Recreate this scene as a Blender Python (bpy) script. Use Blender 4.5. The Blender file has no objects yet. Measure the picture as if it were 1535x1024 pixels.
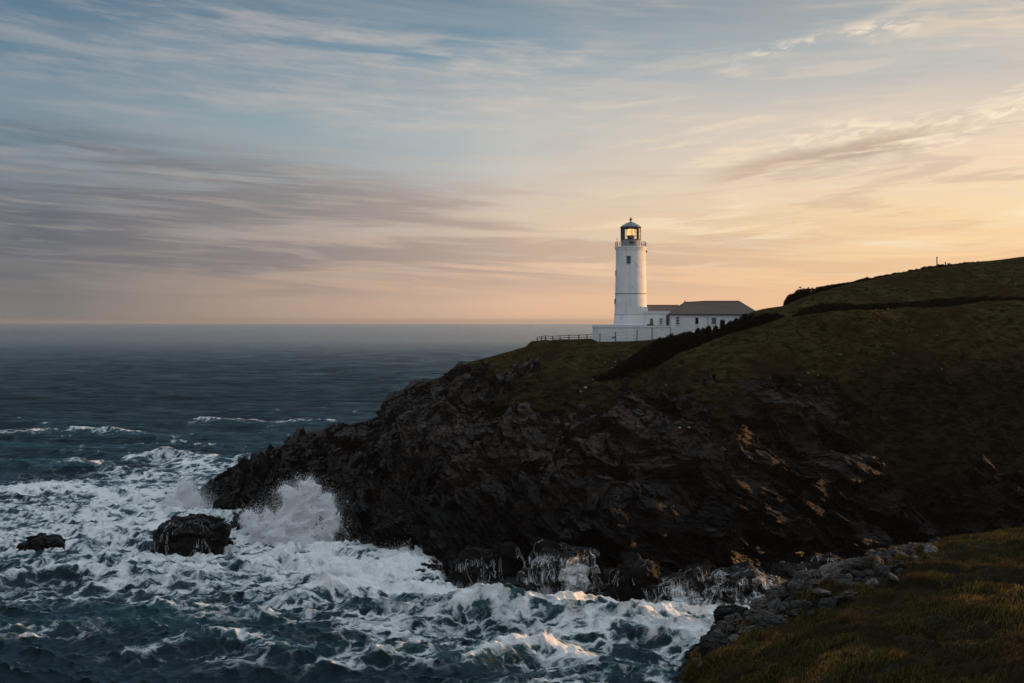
import bpy, bmesh, math, random
import numpy as np
from mathutils import Vector, Matrix

S = bpy.context.scene
COL = S.collection
F = 1506.0            # focal length in photo pixels (1535 wide)
H = 40.0              # eye height above the sea
CX, HY = 767.5, 481.8 # optical axis column, horizon row
RNG = np.random.default_rng(7)
random.seed(7)
R = math.radians
GLOW_AZ = R(66)
SUN_AZ, SUN_EL = R(74), R(7.0)


def P(px, py, Y):
    return np.array([(px - CX) * Y / F, Y, H - (py - HY) * Y / F])


# ---------------------------------------------------------------- noise
def _h(ix, iy, iz, seed):
    a = (ix.astype(np.int64) * 374761393 + iy.astype(np.int64) * 668265263
         + iz.astype(np.int64) * 2147483647 + seed * 1274126177) & 0xFFFFFFFF
    a = ((a ^ (a >> 13)) * 1274126177) & 0xFFFFFFFF
    a = ((a ^ (a >> 16)) * 2246822519) & 0xFFFFFFFF
    a = (a ^ (a >> 15)) & 0xFFFFFF
    return a / float(0xFFFFFF)


def vnoise(p, seed=0):
    i = np.floor(p)
    f = p - i
    i = i.astype(np.int64)
    u = f * f * f * (f * (f * 6 - 15) + 10)
    r = 0
    for dx in (0, 1):
        wx = u[:, 0] if dx else 1 - u[:, 0]
        for dy in (0, 1):
            wy = u[:, 1] if dy else 1 - u[:, 1]
            for dz in (0, 1):
                wz = u[:, 2] if dz else 1 - u[:, 2]
                r = r + wx * wy * wz * _h(i[:, 0] + dx, i[:, 1] + dy, i[:, 2] + dz, seed)
    return r * 2 - 1


def fbm(p, octs=4, seed=0, gain=.5):
    r = 0; a = 1; t = 0
    for o in range(octs):
        r = r + a * vnoise(p * (2.03 ** o) + o * 7.3, seed + o)
        t += a; a *= gain
    return r / t


def blocks(p, seed=0, tilt=.6):
    """angular rock: every Voronoi cell is a randomly offset, randomly tilted facet"""
    i = np.floor(p).astype(np.int64)
    best = np.full(len(p), 1e9); val = np.zeros(len(p))
    for dx in (-1, 0, 1):
        for dy in (-1, 0, 1):
            for dz in (-1, 0, 1):
                cx, cy, cz = i[:, 0] + dx, i[:, 1] + dy, i[:, 2] + dz
                q = p - np.stack([cx + _h(cx, cy, cz, seed), cy + _h(cx, cy, cz, seed + 1),
                                  cz + _h(cx, cy, cz, seed + 2)], 1)
                d = (q * q).sum(1)
                v = (_h(cx, cy, cz, seed + 3) - .5)
                for k in range(3):
                    v = v + tilt * (_h(cx, cy, cz, seed + 4 + k) - .5) * 2 * q[:, k]
                m = d < best
                best[m] = d[m]; val[m] = v[m]
    return val


def sstep(a, b, x):
    t = np.clip((x - a) / (b - a), 0, 1)
    return t * t * (3 - 2 * t)


# ---------------------------------------------------------------- objects
def tag(o, label=None, cat=None, group=None, kind=None):
    if label: o['label'] = label
    if cat: o['category'] = cat
    if group: o['group'] = group
    if kind: o['kind'] = kind
    return o


def empty(name, loc=(0, 0, 0), rz=0):
    o = bpy.data.objects.new(name, None); COL.objects.link(o)
    o.location = loc; o.rotation_euler = (0, 0, rz); o.empty_display_size = .3
    return o


def mesh_np(name, v, faces, mat, parent=None, smooth=True, attrs=None):
    v = np.asarray(v, np.float32); faces = np.asarray(faces, np.int32)
    n, k = faces.shape
    me = bpy.data.meshes.new(name)
    me.vertices.add(len(v)); me.vertices.foreach_set('co', v.ravel())
    me.loops.add(n * k); me.loops.foreach_set('vertex_index', faces.ravel())
    me.polygons.add(n)
    me.polygons.foreach_set('loop_start', np.arange(0, n * k, k, dtype=np.int32))
    sm = np.full(n, smooth, bool) if np.isscalar(smooth) else np.asarray(smooth, bool)
    me.polygons.foreach_set('use_smooth', sm)
    for an, arr in (attrs or {}).items():
        arr = np.asarray(arr, np.float32)
        if arr.ndim == 1:
            a = me.attributes.new(an, 'FLOAT', 'POINT'); a.data.foreach_set('value', arr)
        else:
            if arr.shape[1] == 3: arr = np.concatenate([arr, np.ones((len(arr), 1), np.float32)], 1)
            a = me.attributes.new(an, 'FLOAT_COLOR', 'POINT'); a.data.foreach_set('color', arr.ravel())
    me.update(calc_edges=True)
    me.validate()
    if mat: me.materials.append(mat)
    o = bpy.data.objects.new(name, me); COL.objects.link(o)
    if parent: o.parent = parent
    return o


class MB:
    def __init__(s): s.v = []; s.f = []
    def add(s, v, f):
        b = len(s.v); s.v += [tuple(x) for x in v]; s.f += [tuple(b + i for i in q) for q in f]; return s
    def box(s, x0, x1, y0, y1, z0, z1):
        return s.add([(x0, y0, z0), (x1, y0, z0), (x1, y1, z0), (x0, y1, z0), (x0, y0, z1), (x1, y0, z1), (x1, y1, z1), (x0, y1, z1)],
                     [(0, 3, 2, 1), (4, 5, 6, 7), (0, 1, 5, 4), (1, 2, 6, 5), (2, 3, 7, 6), (3, 0, 4, 7)])
    def rod(s, a, b, r0, r1=None, n=6):
        r1 = r0 if r1 is None else r1
        a, b = Vector(a), Vector(b); d = (b - a).normalized()
        u = d.cross(Vector((0, 0, 1)) if abs(d.z) < .9 else Vector((1, 0, 0))).normalized(); w = d.cross(u)
        vs = [c + (u * math.cos(t) + w * math.sin(t)) * r for c, r in ((a, r0), (b, r1)) for t in [2 * math.pi * i / n for i in range(n)]]
        fs = [(i, (i + 1) % n, n + (i + 1) % n, n + i) for i in range(n)] + [tuple(range(n))[::-1], tuple(range(n, 2 * n))]
        return s.add(vs, fs)
    def lathe(s, prof, n=48, c=(0, 0), cap=True):
        vs = [(c[0] + r * math.cos(2 * math.pi * i / n), c[1] + r * math.sin(2 * math.pi * i / n), z) for r, z in prof for i in range(n)]
        fs = [(k * n + i, k * n + (i + 1) % n, (k + 1) * n + (i + 1) % n, (k + 1) * n + i) for k in range(len(prof) - 1) for i in range(n)]
        if cap: fs += [tuple(range(n))[::-1], tuple(range((len(prof) - 1) * n, len(prof) * n))]
        return s.add(vs, fs)
    def poly(s, pts, faces): return s.add(pts, faces)
    def build(s, name, mat, parent=None, smooth=False, bevel=0):
        me = bpy.data.meshes.new(name); me.from_pydata(s.v, [], s.f); me.update()
        if smooth:
            for p in me.polygons: p.use_smooth = True
        me.materials.append(mat)
        o = bpy.data.objects.new(name, me); COL.objects.link(o)
        if parent: o.parent = parent
        if bevel:
            m = o.modifiers.new('b', 'BEVEL'); m.width = bevel; m.segments = 2; m.limit_method = 'ANGLE'
        if smooth:
            m = o.modifiers.new('e', 'EDGE_SPLIT'); m.split_angle = R(35)
        return o


# ---------------------------------------------------------------- node helpers
class NT:
    def __init__(s, tree): s.t = tree; s.t.nodes.clear()
    def n(s, typ, props=None, **ins):
        nd = s.t.nodes.new(typ)
        for k, v in (props or {}).items(): setattr(nd, k, v)
        for k, v in ins.items():
            key = int(k[1:]) if k[0] == 'i' and k[1:].isdigit() else k.replace('_', ' ')
            s.set(nd.inputs[key], v)
        return nd
    def set(s, sock, v):
        if isinstance(v, bpy.types.NodeSocket): s.t.links.new(v, sock)
        elif isinstance(v, bpy.types.Node): s.t.links.new(v.outputs[0], sock)
        elif isinstance(v, (tuple, list)) and sock.type == 'RGBA' and len(v) == 3: sock.default_value = (*v, 1)
        else: sock.default_value = v
    def m(s, op, a, b=0.0, c=0.0, clamp=False):
        return s.n('ShaderNodeMath', dict(operation=op, use_clamp=clamp), i0=a, i1=b, i2=c).outputs[0]
    def mr(s, v, a, b, c=0.0, d=1.0, smooth=True):
        return s.n('ShaderNodeMapRange', dict(interpolation_type='SMOOTHSTEP' if smooth else 'LINEAR'), Value=v, From_Min=a, From_Max=b, To_Min=c, To_Max=d).outputs[0]
    def mix(s, f, a, b, typ='MIX'):
        nd = s.n('ShaderNodeMix', dict(data_type='RGBA', blend_type=typ))
        s.set(nd.inputs[0], f); s.set(nd.inputs[6], a); s.set(nd.inputs[7], b); return nd.outputs[2]
    def ramp(s, f, stops, interp='LINEAR'):
        nd = s.n('ShaderNodeValToRGB', Fac=f); cr = nd.color_ramp; cr.interpolation = interp
        while len(cr.elements) < len(stops): cr.elements.new(.5)
        for e, (p, c) in zip(cr.elements, stops): e.position = p; e.color = (*c, 1)
        return nd.outputs[0]
    def noise(s, vec, scale, detail=4, rough=.5, dist=0.0):
        return s.n('ShaderNodeTexNoise', Vector=vec, Scale=scale, Detail=detail, Roughness=rough, Distortion=dist).outputs[0]
    def mapping(s, vec, sc=(1, 1, 1), rot=(0, 0, 0), loc=(0, 0, 0)):
        return s.n('ShaderNodeMapping', Vector=vec, Scale=sc, Rotation=rot, Location=loc).outputs[0]
    def attr(s, name, out='Fac'): return s.n('ShaderNodeAttribute', dict(attribute_name=name)).outputs[out]
    def pos(s): return s.n('ShaderNodeNewGeometry').outputs['Position']
    def obj(s): return s.n('ShaderNodeTexCoord').outputs['Object']
    def bump(s, h, dist, strength=1.0, normal=None):
        nd = s.n('ShaderNodeBump', Height=h, Distance=dist, Strength=strength)
        if normal is not None: s.set(nd.inputs['Normal'], normal)
        return nd.outputs[0]
    def out(s, shader, vol=None):
        o = s.n('ShaderNodeOutputMaterial')
        if shader is not None: s.set(o.inputs[0], shader)
        if vol is not None: s.set(o.inputs[1], vol)


def material(name):
    m = bpy.data.materials.new(name); m.use_nodes = True
    return m, NT(m.node_tree)


def srgb(r, g, b):
    return tuple(((c / 255) / 12.92 if c / 255 <= .04045 else ((c / 255 + .055) / 1.055) ** 2.4) for c in (r, g, b))


def simple(name, col, rough=.7, metal=0.0, var=.25, scale=3.0, bump=0.0, spec=.5):
    m, t = material(name)
    n = t.noise(t.obj(), scale, 6, .6)
    c = t.mix(n, tuple(x * (1 - var) for x in col), tuple(min(1, x * (1 + var)) for x in col))
    p = t.n('ShaderNodeBsdfPrincipled', Base_Color=c, Roughness=rough, Metallic=metal)
    p.inputs['Specular IOR Level'].default_value = spec
    if bump: t.set(p.inputs['Normal'], t.bump(t.noise(t.obj(), scale * 4, 6, .6), bump))
    t.out(p); return m
BACK_SKY_FILL = (.55, .61, .68)
TOP_SKY_FILL = (.66, .79, .92)
SUN_E = 5.0
HAZE = 3.8e-5
# ================================================================ world, sun, camera
world = bpy.data.worlds.new('World'); S.world = world; world.use_nodes = True
w = NT(world.node_tree)
d = w.n('ShaderNodeTexCoord').outputs['Generated']
sx = w.n('ShaderNodeSeparateXYZ', Vector=d)
X, Yd, Z = sx.outputs
az = w.m('ARCTAN2', X, Yd)
el = w.m('ARCSINE', Z)
lenxy = w.m('MAXIMUM', w.m('SQRT', w.m('ADD', w.m('MULTIPLY', X, X), w.m('MULTIPLY', Yd, Yd))), .001)
cs = w.m('DIVIDE', w.m('ADD', w.m('MULTIPLY', X, math.sin(GLOW_AZ)), w.m('MULTIPLY', Yd, math.cos(GLOW_AZ))), lenxy)
t_sun = w.mr(cs, -.12, .80, smooth=False)
ef = w.m('MULTIPLY', w.m('MAXIMUM', el, 0.0), 1 / .8, clamp=True)     # 0..0.8 rad


def stops(lst): return [(e / .8, srgb(*c)) for e, c in lst]


left = w.ramp(ef, stops([(0, (124, 122, 120)), (.03, (124, 122, 121)), (.10, (112, 116, 124)), (.15, (112, 128, 140)), (.19, (112, 140, 155)), (.25, (86, 124, 148)), (.31, (62, 102, 133)), (.8, (70, 102, 138))]))
midd = w.ramp(ef, stops([(0, (222, 184, 157)), (.04, (222, 187, 162)), (.10, (212, 192, 176)), (.15, (192, 194, 192)), (.19, (172, 186, 190)), (.25, (132, 158, 173)), (.31, (102, 133, 153)), (.8, (90, 120, 150))]))
right = w.ramp(ef, stops([(0, (252, 201, 150)), (.04, (253, 208, 158)), (.10, (255, 222, 173)), (.14, (250, 219, 184)), (.19, (222, 207, 192)), (.25, (182, 186, 187)), (.31, (153, 162, 168)), (.8, (125, 145, 165))]))
veil = w.mix(w.mr(t_sun, .12, .58, smooth=False), left, midd)
veil = w.mix(w.mr(t_sun, .5, .93, smooth=False), veil, right)
sky = w.n('ShaderNodeTexSky', dict(sky_type='NISHITA', sun_disc=False, sun_elevation=SUN_EL, sun_rotation=SUN_AZ, altitude=40, air_density=1.0, dust_density=1.4, ozone_density=1.2))
K = 10.0                                                              # the Background below has strength 0.1


def k10(c): return w.mix(1.0, c, (K, K, K), 'MULTIPLY')


base = w.mix(.97, w.mix(1.0, sky.outputs[0], (.7, .7, .7), 'MULTIPLY'), k10(veil))
# clouds: streaks laid out by azimuth and elevation
def cvec(kx, ky, tilt, ox=0.0, oy=0.0):
    e2 = w.m('ADD', el, w.m('MULTIPLY', az, tilt))
    return w.n('ShaderNodeCombineXYZ', X=w.m('ADD', w.m('MULTIPLY', az, kx), ox), Y=w.m('ADD', w.m('MULTIPLY', e2, ky), oy), Z=0.0).outputs[0]


hi_col = w.ramp(t_sun, [(0, srgb(146, 152, 160)), (.45, srgb(198, 190, 184)), (1, srgb(240, 216, 188))])
n1 = w.noise(cvec(6.0, 50, .05), 1.0, 12, .62, .35)
n1b = w.noise(cvec(1.8, 11, .05, 7.3), 1.0, 5, .6, .2)
vl = w.m('MULTIPLY', w.mr(w.noise(cvec(1.4, 16, .06, 1.7, 5.5), 1.0, 10, .58, .3), .34, .64), w.mr(el, .06, .16))
base = w.mix(w.m('MULTIPLY', vl, .36), base, k10(hi_col))
m1 = w.m('MULTIPLY', w.mr(n1, .44, .66), w.mr(n1b, .32, .62))
m1 = w.m('MULTIPLY', m1, w.mr(el, .05, .15))
c1 = w.mix(w.m('MULTIPLY', m1, .52), base, k10(hi_col))
n1c = w.noise(cvec(15, 120, .07, 4.4, 2.2), 1.0, 12, .66, .3)
m1c = w.m('MULTIPLY', w.m('MULTIPLY', w.mr(n1c, .46, .66), w.mr(n1b, .40, .58)), w.mr(el, .04, .12))
c1 = w.mix(w.m('MULTIPLY', m1c, .34), c1, k10(hi_col))
# grey stratus bank, thick on the left near the horizon
lo_col = w.ramp(t_sun, [(0, srgb(86, 92, 104)), (.35, srgb(122, 120, 123)), (.6, srgb(184, 160, 147)), (1, srgb(226, 184, 148))])
n2 = w.noise(cvec(3.4, 52, .04, 3.1, 9.0), 1.0, 12, .60, .35)
band = w.m('MULTIPLY', w.mr(el, .010, .05), w.mr(w.m('ADD', el, w.m('MULTIPLY', az, .10)), .150, .105))
band = w.m('MULTIPLY', band, w.mr(t_sun, 1.05, .45, .40, 1.0))
m2 = w.m('MULTIPLY', w.mr(n2, .40, .57), band)
c2 = w.mix(w.m('MULTIPLY', m2, .68), c1, k10(lo_col))
# bright edges of the bank
n3 = w.noise(cvec(7, 95, .05, 11.0, 2.0), 1.0, 12, .64, .3)
m3 = w.m('MULTIPLY', w.m('MULTIPLY', w.mr(n3, .50, .66), w.mr(el, .02, .06)), w.mr(el, .22, .13))
c3 = w.mix(w.m('MULTIPLY', m3, .44), c2, k10(w.ramp(t_sun, [(0, srgb(146, 143, 142)), (.4, srgb(186, 172, 161)), (1, srgb(255, 238, 204))])))
# lit altocumulus and one grey bar, towards the sun
n4 = w.noise(cvec(44, 130, -.13, 5.0, 1.0), 1.0, 8, .60, .5)
n4b = w.noise(cvec(5, 30, -.14, 2.0, 4.0), 1.0, 4, .55, .3)
bandr = w.m('SUBTRACT', el, w.m('MULTIPLY', az, .15))
m4 = w.m('MULTIPLY', w.m('MULTIPLY', w.mr(n4, .42, .60), w.mr(n4b, .40, .56)), w.m('MULTIPLY', w.mr(bandr, .085, .105), w.mr(bandr, .158, .130)))
m4 = w.m('MULTIPLY', m4, w.mr(az, .18, .36))
m4h = w.m('MULTIPLY', w.m('MULTIPLY', w.mr(n4, .44, .62), w.mr(n4b, .44, .58)), w.m('MULTIPLY', w.mr(bandr, .186, .200), w.mr(bandr, .228, .214)))
m4 = w.m('MAXIMUM', m4, w.m('MULTIPLY', m4h, w.m('MULTIPLY', w.mr(az, .18, .27), w.mr(az, .42, .34))))
c4 = w.mix(w.m('MULTIPLY', m4, .85), c3, k10((1.0, .84, .62)))
n5 = w.noise(cvec(6, 70, -.10, 1.0, 3.0), 1.0, 9, .60, .4)
bar = w.m('MULTIPLY', w.m('MULTIPLY', w.mr(bandr, .098, .106), w.mr(bandr, .126, .112)), w.m('MULTIPLY', w.mr(az, .17, .25), w.mr(az, .44, .36)))
c5 = w.mix(w.m('MULTIPLY', w.m('MULTIPLY', w.mr(n5, .36, .54), bar), .75), c4, k10(srgb(186, 160, 142)))
# broken, layered cloud over the right half
n6 = w.noise(cvec(6.5, 62, -.07, 8.2, 6.1), 1.0, 12, .62, .35)
n6b = w.noise(cvec(2.0, 14, -.08, 3.2, 1.1), 1.0, 4, .55, .3)
z6 = w.m('MULTIPLY', w.m('MULTIPLY', w.mr(el, .03, .07), w.mr(el, .30, .17)), w.mr(az, -.10, .25))
c5 = w.mix(w.m('MULTIPLY', w.m('MULTIPLY', w.mr(n6, .50, .38), z6), w.m('MULTIPLY', w.mr(n6b, .62, .40), .42)), c5, k10(w.mix(w.mr(el, .07, .20), srgb(214, 172, 138), srgb(172, 168, 168))))
c5 = w.mix(w.m('MULTIPLY', w.m('MULTIPLY', w.mr(n6, .51, .64), z6), w.m('MULTIPLY', w.mr(n6b, .38, .60), .62)), c5, k10(w.mix(w.mr(el, .10, .22), (1.0, .80, .55), srgb(236, 214, 190))))
# a thin straight streak high on the right
dl = w.m('SUBTRACT', w.m('SUBTRACT', el, .262), w.m('MULTIPLY', w.m('SUBTRACT', az, .30), .30))
stk = w.m('MULTIPLY', w.mr(w.m('ABSOLUTE', dl), .009, .0), w.m('MULTIPLY', w.mr(az, .24, .36), w.mr(n1, .34, .56)))
c5 = w.mix(w.m('MULTIPLY', stk, .40), c5, k10(srgb(222, 208, 190)))
# unseen sky behind the viewer, brightened to light the tower, dimmer at left
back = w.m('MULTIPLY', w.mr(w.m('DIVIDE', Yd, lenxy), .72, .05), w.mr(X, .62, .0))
c6 = w.mix(back, c5, k10(w.mix(w.mr(X, -.85, .35), tuple(c * .55 for c in BACK_SKY_FILL), BACK_SKY_FILL)))
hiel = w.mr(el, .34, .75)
c6 = w.mix(w.m('MULTIPLY', hiel, w.m('SUBTRACT', 1.0, back)), c6, k10(TOP_SKY_FILL))  # unseen upper sky, brightened to whiten foam and spray
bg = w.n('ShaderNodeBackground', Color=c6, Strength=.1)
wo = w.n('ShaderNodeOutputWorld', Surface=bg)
world.cycles.sampling_method = 'MANUAL'; world.cycles.sample_map_resolution = 512

sd = Vector((math.sin(SUN_AZ) * math.cos(SUN_EL), math.cos(SUN_AZ) * math.cos(SUN_EL), math.sin(SUN_EL)))
sl = bpy.data.lights.new('sun', 'SUN'); sl.energy = SUN_E; sl.angle = R(.5); sl.color = (1.0, .50, .17)
so = bpy.data.objects.new('sun', sl); COL.objects.link(so)
so.rotation_euler = (-sd).to_track_quat('-Z', 'Y').to_euler(); so.location = (120, 120, 120)

cam = bpy.data.cameras.new('camera'); co = bpy.data.objects.new('camera', cam); COL.objects.link(co)
cam.sensor_width = 36; cam.lens = 36 * F / 1535; cam.sensor_fit = 'HORIZONTAL'
co.location = (0, 0, H); co.rotation_euler = (R(90), 0, 0)
cam.shift_y = -(512 - HY) / 1535; cam.clip_start = .5; cam.clip_end = 200000
S.camera = co
S.view_settings.view_transform = 'Standard'; S.view_settings.look = 'None'
S.view_settings.exposure = 0; S.view_settings.gamma = 1
S.render.engine = 'CYCLES'
S.cycles.max_bounces = 8; S.cycles.diffuse_bounces = 5; S.cycles.glossy_bounces = 3; S.cycles.transmission_bounces = 5
S.cycles.transparent_max_bounces = 12
S.cycles.use_denoising = True
S.cycles.sample_clamp_indirect = 6

S.cycles.volume_bounces = 0
hv = MB().box(-31000, 31000, -40, 31000, -4, 70)
mh = bpy.data.materials.new('thin_sea_haze'); mh.use_nodes = True; th = NT(mh.node_tree)
th.out(None, th.n('ShaderNodeVolumePrincipled', Color=(.52, .52, .53, 1), Density=HAZE, Anisotropy=.35))
ho = hv.build('haze', mh); tag(ho, 'thin sea haze over the whole view', kind='stuff')
# ================================================================ terrain materials
def terrain_material():
    m, t = material('headland_rock_and_turf')
    p = t.pos()
    g = t.attr('grass')
    st = t.mapping(p, (.26, .30, 2.0), (0, R(22), 0))               # beds dipping to the right
    n1 = t.noise(st, .9, 8, .62, .6)
    n2 = t.noise(p, .10, 4, .5)
    n3 = t.noise(p, 1.3, 6, .6)
    br = t.attr('brown')
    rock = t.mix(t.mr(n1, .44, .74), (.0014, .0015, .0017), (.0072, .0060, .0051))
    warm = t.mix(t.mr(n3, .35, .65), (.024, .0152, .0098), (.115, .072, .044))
    rock = t.mix(t.m('MULTIPLY', t.mr(t.m('ADD', n2, t.m('MULTIPLY', br, .50)), .56, .84), t.mr(n1, .36, .6)), rock, warm)  # warm light on the slabs, carried as rock colour
    bed_highlight = t.noise(t.mapping(p, (.5, .5, 2.2), (0, R(26), 0)), 2.2, 5, .6, 1.2)
    rock = t.mix(t.m('MULTIPLY', t.mr(bed_highlight, .62, .74), .55), rock, (.050, .038, .029))  # brown streaks painted as highlights on lit bed edges
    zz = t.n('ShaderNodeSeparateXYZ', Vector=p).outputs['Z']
    dry = t.mr(t.m('ADD', zz, t.m('MULTIPLY', n2, 12.0)), 13.0, 27.0)          # dry lichened rock, lightened too for soft light on upper slopes
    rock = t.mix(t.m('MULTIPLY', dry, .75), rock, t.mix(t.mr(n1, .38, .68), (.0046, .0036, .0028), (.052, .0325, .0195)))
    wet = t.attr('wet')
    rock = t.mix(wet, rock, (.0013, .0015, .0017))
    gn = t.noise(t.mapping(p, (1, .6, 2.4), (0, R(-18), 0)), .55, 8, .65, .9)
    gl = t.noise(p, .055, 4, .55, .4)
    turf = t.mix(t.mr(gn, .33, .68), (.0125, .0108, .0048), (.076, .060, .0245))
    turf = t.mix(t.mr(t.m('ADD', t.m('MULTIPLY', gl, .7), t.m('MULTIPLY', t.noise(p, .22, 5, .6), .4)), .50, .68), turf, t.mix(gn, (.015, .0105, .0052), (.052, .034, .015)))
    turf = t.mix(t.attr('heath'), turf, t.mix(t.mr(gn, .4, .65), (.0060, .0052, .0036), (.031, .0225, .0125)))
    f = t.mr(t.m('ADD', g, t.m('MULTIPLY', t.m('SUBTRACT', n3, .5), .5)), .40, .62)
    c = t.mix(f, rock, turf)
    sp = t.n('ShaderNodeTexVoronoi', Vector=p, Scale=.55).outputs['Distance']
    speck = t.m('MULTIPLY', t.mr(sp, .16, .09), t.mr(t.noise(p, .2, 3), .56, .66))
    c = t.mix(t.m('MULTIPLY', speck, .55), c, (.11, .088, .068))
    b = t.bump(t.noise(st, 2.6, 10, .68, .5), .55, 1.0)
    crack = t.n('ShaderNodeTexVoronoi', dict(feature='DISTANCE_TO_EDGE'), Vector=t.mapping(p, (.45, .5, 1.1), (0, R(24), 0)), Scale=.9).outputs[0]
    b = t.bump(t.mr(crack, 0, .12), .25, t.m('MULTIPLY', t.m('SUBTRACT', 1.0, f), .8), b)
    b = t.bump(t.noise(p, 3.2, 8, .7), .35, t.m('MULTIPLY', f, 1.0), b)
    rough = t.m('ADD', .55, t.m('MULTIPLY', f, .4))
    rough = t.m('SUBTRACT', rough, t.m('MULTIPLY', wet, .22))
    pr = t.n('ShaderNodeBsdfPrincipled', Base_Color=c, Roughness=rough, Normal=b)
    t.set(pr.inputs['Specular IOR Level'], t.m('MULTIPLY', t.m('SUBTRACT', 1.0, f), .14))
    t.out(pr); return m


# ================================================================ headland
# px: (waterline py), rows R2..R7 as (py, depth), back rows as (z, depth)
def left_col(px, wl, crest, Yc, back, z8=None):
    Yw = H * F / (wl - HY); zc = H - (crest - HY) * Yc / F
    fz = [.27, .50, .68, .82, .93, 1]; gy = [.10, .27, .47, .64, .84, 1]
    rows = [(a * zc, Yw + (Yc - Yw) * b) for a, b in zip(fz, gy)]
    rows.append((zc * .75 if z8 is None else z8, Yc + (back - Yc) * .4)); rows.append((-6, back))
    return px, Yw, rows


def right_col(px, wl, pts, z6, y6, r7, z8, y8, back):
    Yw = H * F / (wl - HY)
    rows = [(H - (py - HY) * Y / F, Y) for py, Y in pts] + [(z6, y6), (H - (r7[0] - HY) * r7[1] / F, r7[1]), (z8, y8), (-6, back)]
    return px, Yw, rows


COLS = [
    left_col(286, 745, 760, 229.5, 234), left_col(300, 759, 737, 226, 236), left_col(322, 768, 723, 222, 240), left_col(340, 776, 713, 220, 244), left_col(365, 788, 703, 219, 248),
    left_col(400, 800, 683, 218, 252), left_col(430, 804, 664, 219, 255), left_col(447, 806, 653, 220, 256), left_col(500, 815, 642, 222, 262),
    left_col(545, 826, 635, 225, 266), left_col(574, 832, 627, 226, 268), left_col(584, 834, 603, 228, 270), left_col(606, 842, 591, 229, 272), left_col(622, 846, 577, 230, 276),
    left_col(650, 855, 569, 232, 278), left_col(676, 861, 559, 234, 280), left_col(684, 863, 547, 234, 280), left_col(712, 867, 541, 236, 284), left_col(760, 873, 528, 238, 290),
    left_col(800, 877, 518, 240, 300, 34.8),
    right_col(850, 881, [(800, 155), (720, 166), (625, 186), (582, 204)], 33.6, 223, (516, 238), 35.2, 266, 320),
    right_col(900, 884, [(802, 154), (722, 165), (622, 186), (572, 208)], 33.6, 224, (514.5, 237), 35.4, 268, 325),
    right_col(940, 886, [(802, 154), (722, 165), (625, 184), (588, 203)], 32.6, 220, (513, 237), 35.4, 268, 325),
    right_col(970, 886, [(800, 155), (720, 166), (628, 184), (573, 203)], 29.9, 213, (511, 237), 35.6, 270, 328),
    right_col(1000, 885, [(800, 156), (720, 166), (620, 184), (543, 205)], 31.9, 214, (506, 237), 36.0, 275, 330),
    right_col(1050, 880, [(800, 157), (715, 167), (610, 183), (517, 205)], 35.2, 214, (497, 238), 37.5, 280, 335),
    right_col(1100, 874, [(800, 158), (710, 168), (598, 183), (498, 205)], 37.7, 214, (488, 240), 38.8, 285, 340),
    right_col(1118, 872, [(799, 159), (708, 169), (596, 184), (493, 205)], 38.4, 214, (472, 241), 39.5, 288, 345),
    right_col(1140, 868, [(797, 160), (706, 170), (594, 185), (486, 206)], 39.3, 215, (464, 243), 41, 290, 350),
    right_col(1180, 864, [(795, 163), (700, 172), (590, 186), (478, 206)], 40.6, 216, (457, 247), 42, 300, 355),
    right_col(1200, 861, [(794, 164), (698, 173), (590, 187), (475, 206)], 41.0, 217, (448, 252), 43, 302, 358),
    right_col(1300, 852, [(790, 168), (690, 177), (600, 189), (464, 208)], 42.4, 221, (420, 258), 46, 310, 370),
    right_col(1400, 845, [(780, 172), (680, 181), (590, 192), (461, 212)], 43.0, 226, (402, 262), 49, 315, 380),
    right_col(1535, 840, [(770, 176), (670, 186), (580, 196), (455, 215)], 44.0, 231, (385, 266), 52, 320, 390),
    right_col(1750, 830, [(760, 182), (650, 192), (560, 204), (438, 222)], 46.5, 240, (352, 275), 57, 330, 400),
    right_col(2150, 815, [(740, 190), (630, 200), (540, 215), (420, 235)], 50.0, 255, (310, 290), 64, 345, 420),
]


def catmull(xk, yk, x):
    """monotone-ish cubic through knots, vectorised; yk (n, ...)"""
    xk = np.asarray(xk, float); yk = np.asarray(yk, float)
    dx = np.diff(xk)[(...,) + (None,) * (yk.ndim - 1)]
    dl = np.diff(yk, axis=0) / dx
    m = np.zeros_like(yk); m[0] = dl[0]; m[-1] = dl[-1]
    a, b = dl[:-1], dl[1:]
    with np.errstate(divide='ignore', invalid='ignore'):
        hm = np.where(a * b > 0, 2 * a * b / (a + b), 0)
    m[1:-1] = np.where(np.isfinite(hm), hm, 0)
    i = np.clip(np.searchsorted(xk, x) - 1, 0, len(xk) - 2)
    ex = (...,) + (None,) * (yk.ndim - 1)
    h = (xk[i + 1] - xk[i])[ex]; t = ((x - xk[i]) / (xk[i + 1] - xk[i]))[ex]
    return (yk[i] * (2 * t**3 - 3 * t**2 + 1) + h * m[i] * (t**3 - 2 * t**2 + t) + yk[i + 1] * (-2 * t**3 + 3 * t**2) + h * m[i + 1] * (t**3 - t**2))


pxk = np.array([c[0] for c in COLS], float)
tab = np.array([[(-6, c[1] - 5), (0, c[1])] + c[2] for c in COLS], float)      # ncol, 10 rows, (z, Y)
pxs = np.concatenate([np.arange(286, 1600, 1.35), np.linspace(1602, 2150, 120)])
NC = len(pxs)
cols = catmull(pxk, tab, pxs)                                                # NC, 10, 2
rowdens = [10, 75, 75, 75, 80, 70, 50, 60, 40, 26]
rs = np.concatenate([np.linspace(k, k + 1, n, endpoint=False) for k, n in enumerate(rowdens[:9])] + [np.array([9.0])])
NR = len(rs)
gridzy = catmull(np.arange(10), np.transpose(cols, (1, 0, 2)), rs)             # NR, NC, 2
GZ, GY = gridzy[..., 0], gridzy[..., 1]
GX = (pxs[None, :] - CX) * GY / F
V = np.stack([GX, GY, GZ], -1)


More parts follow.
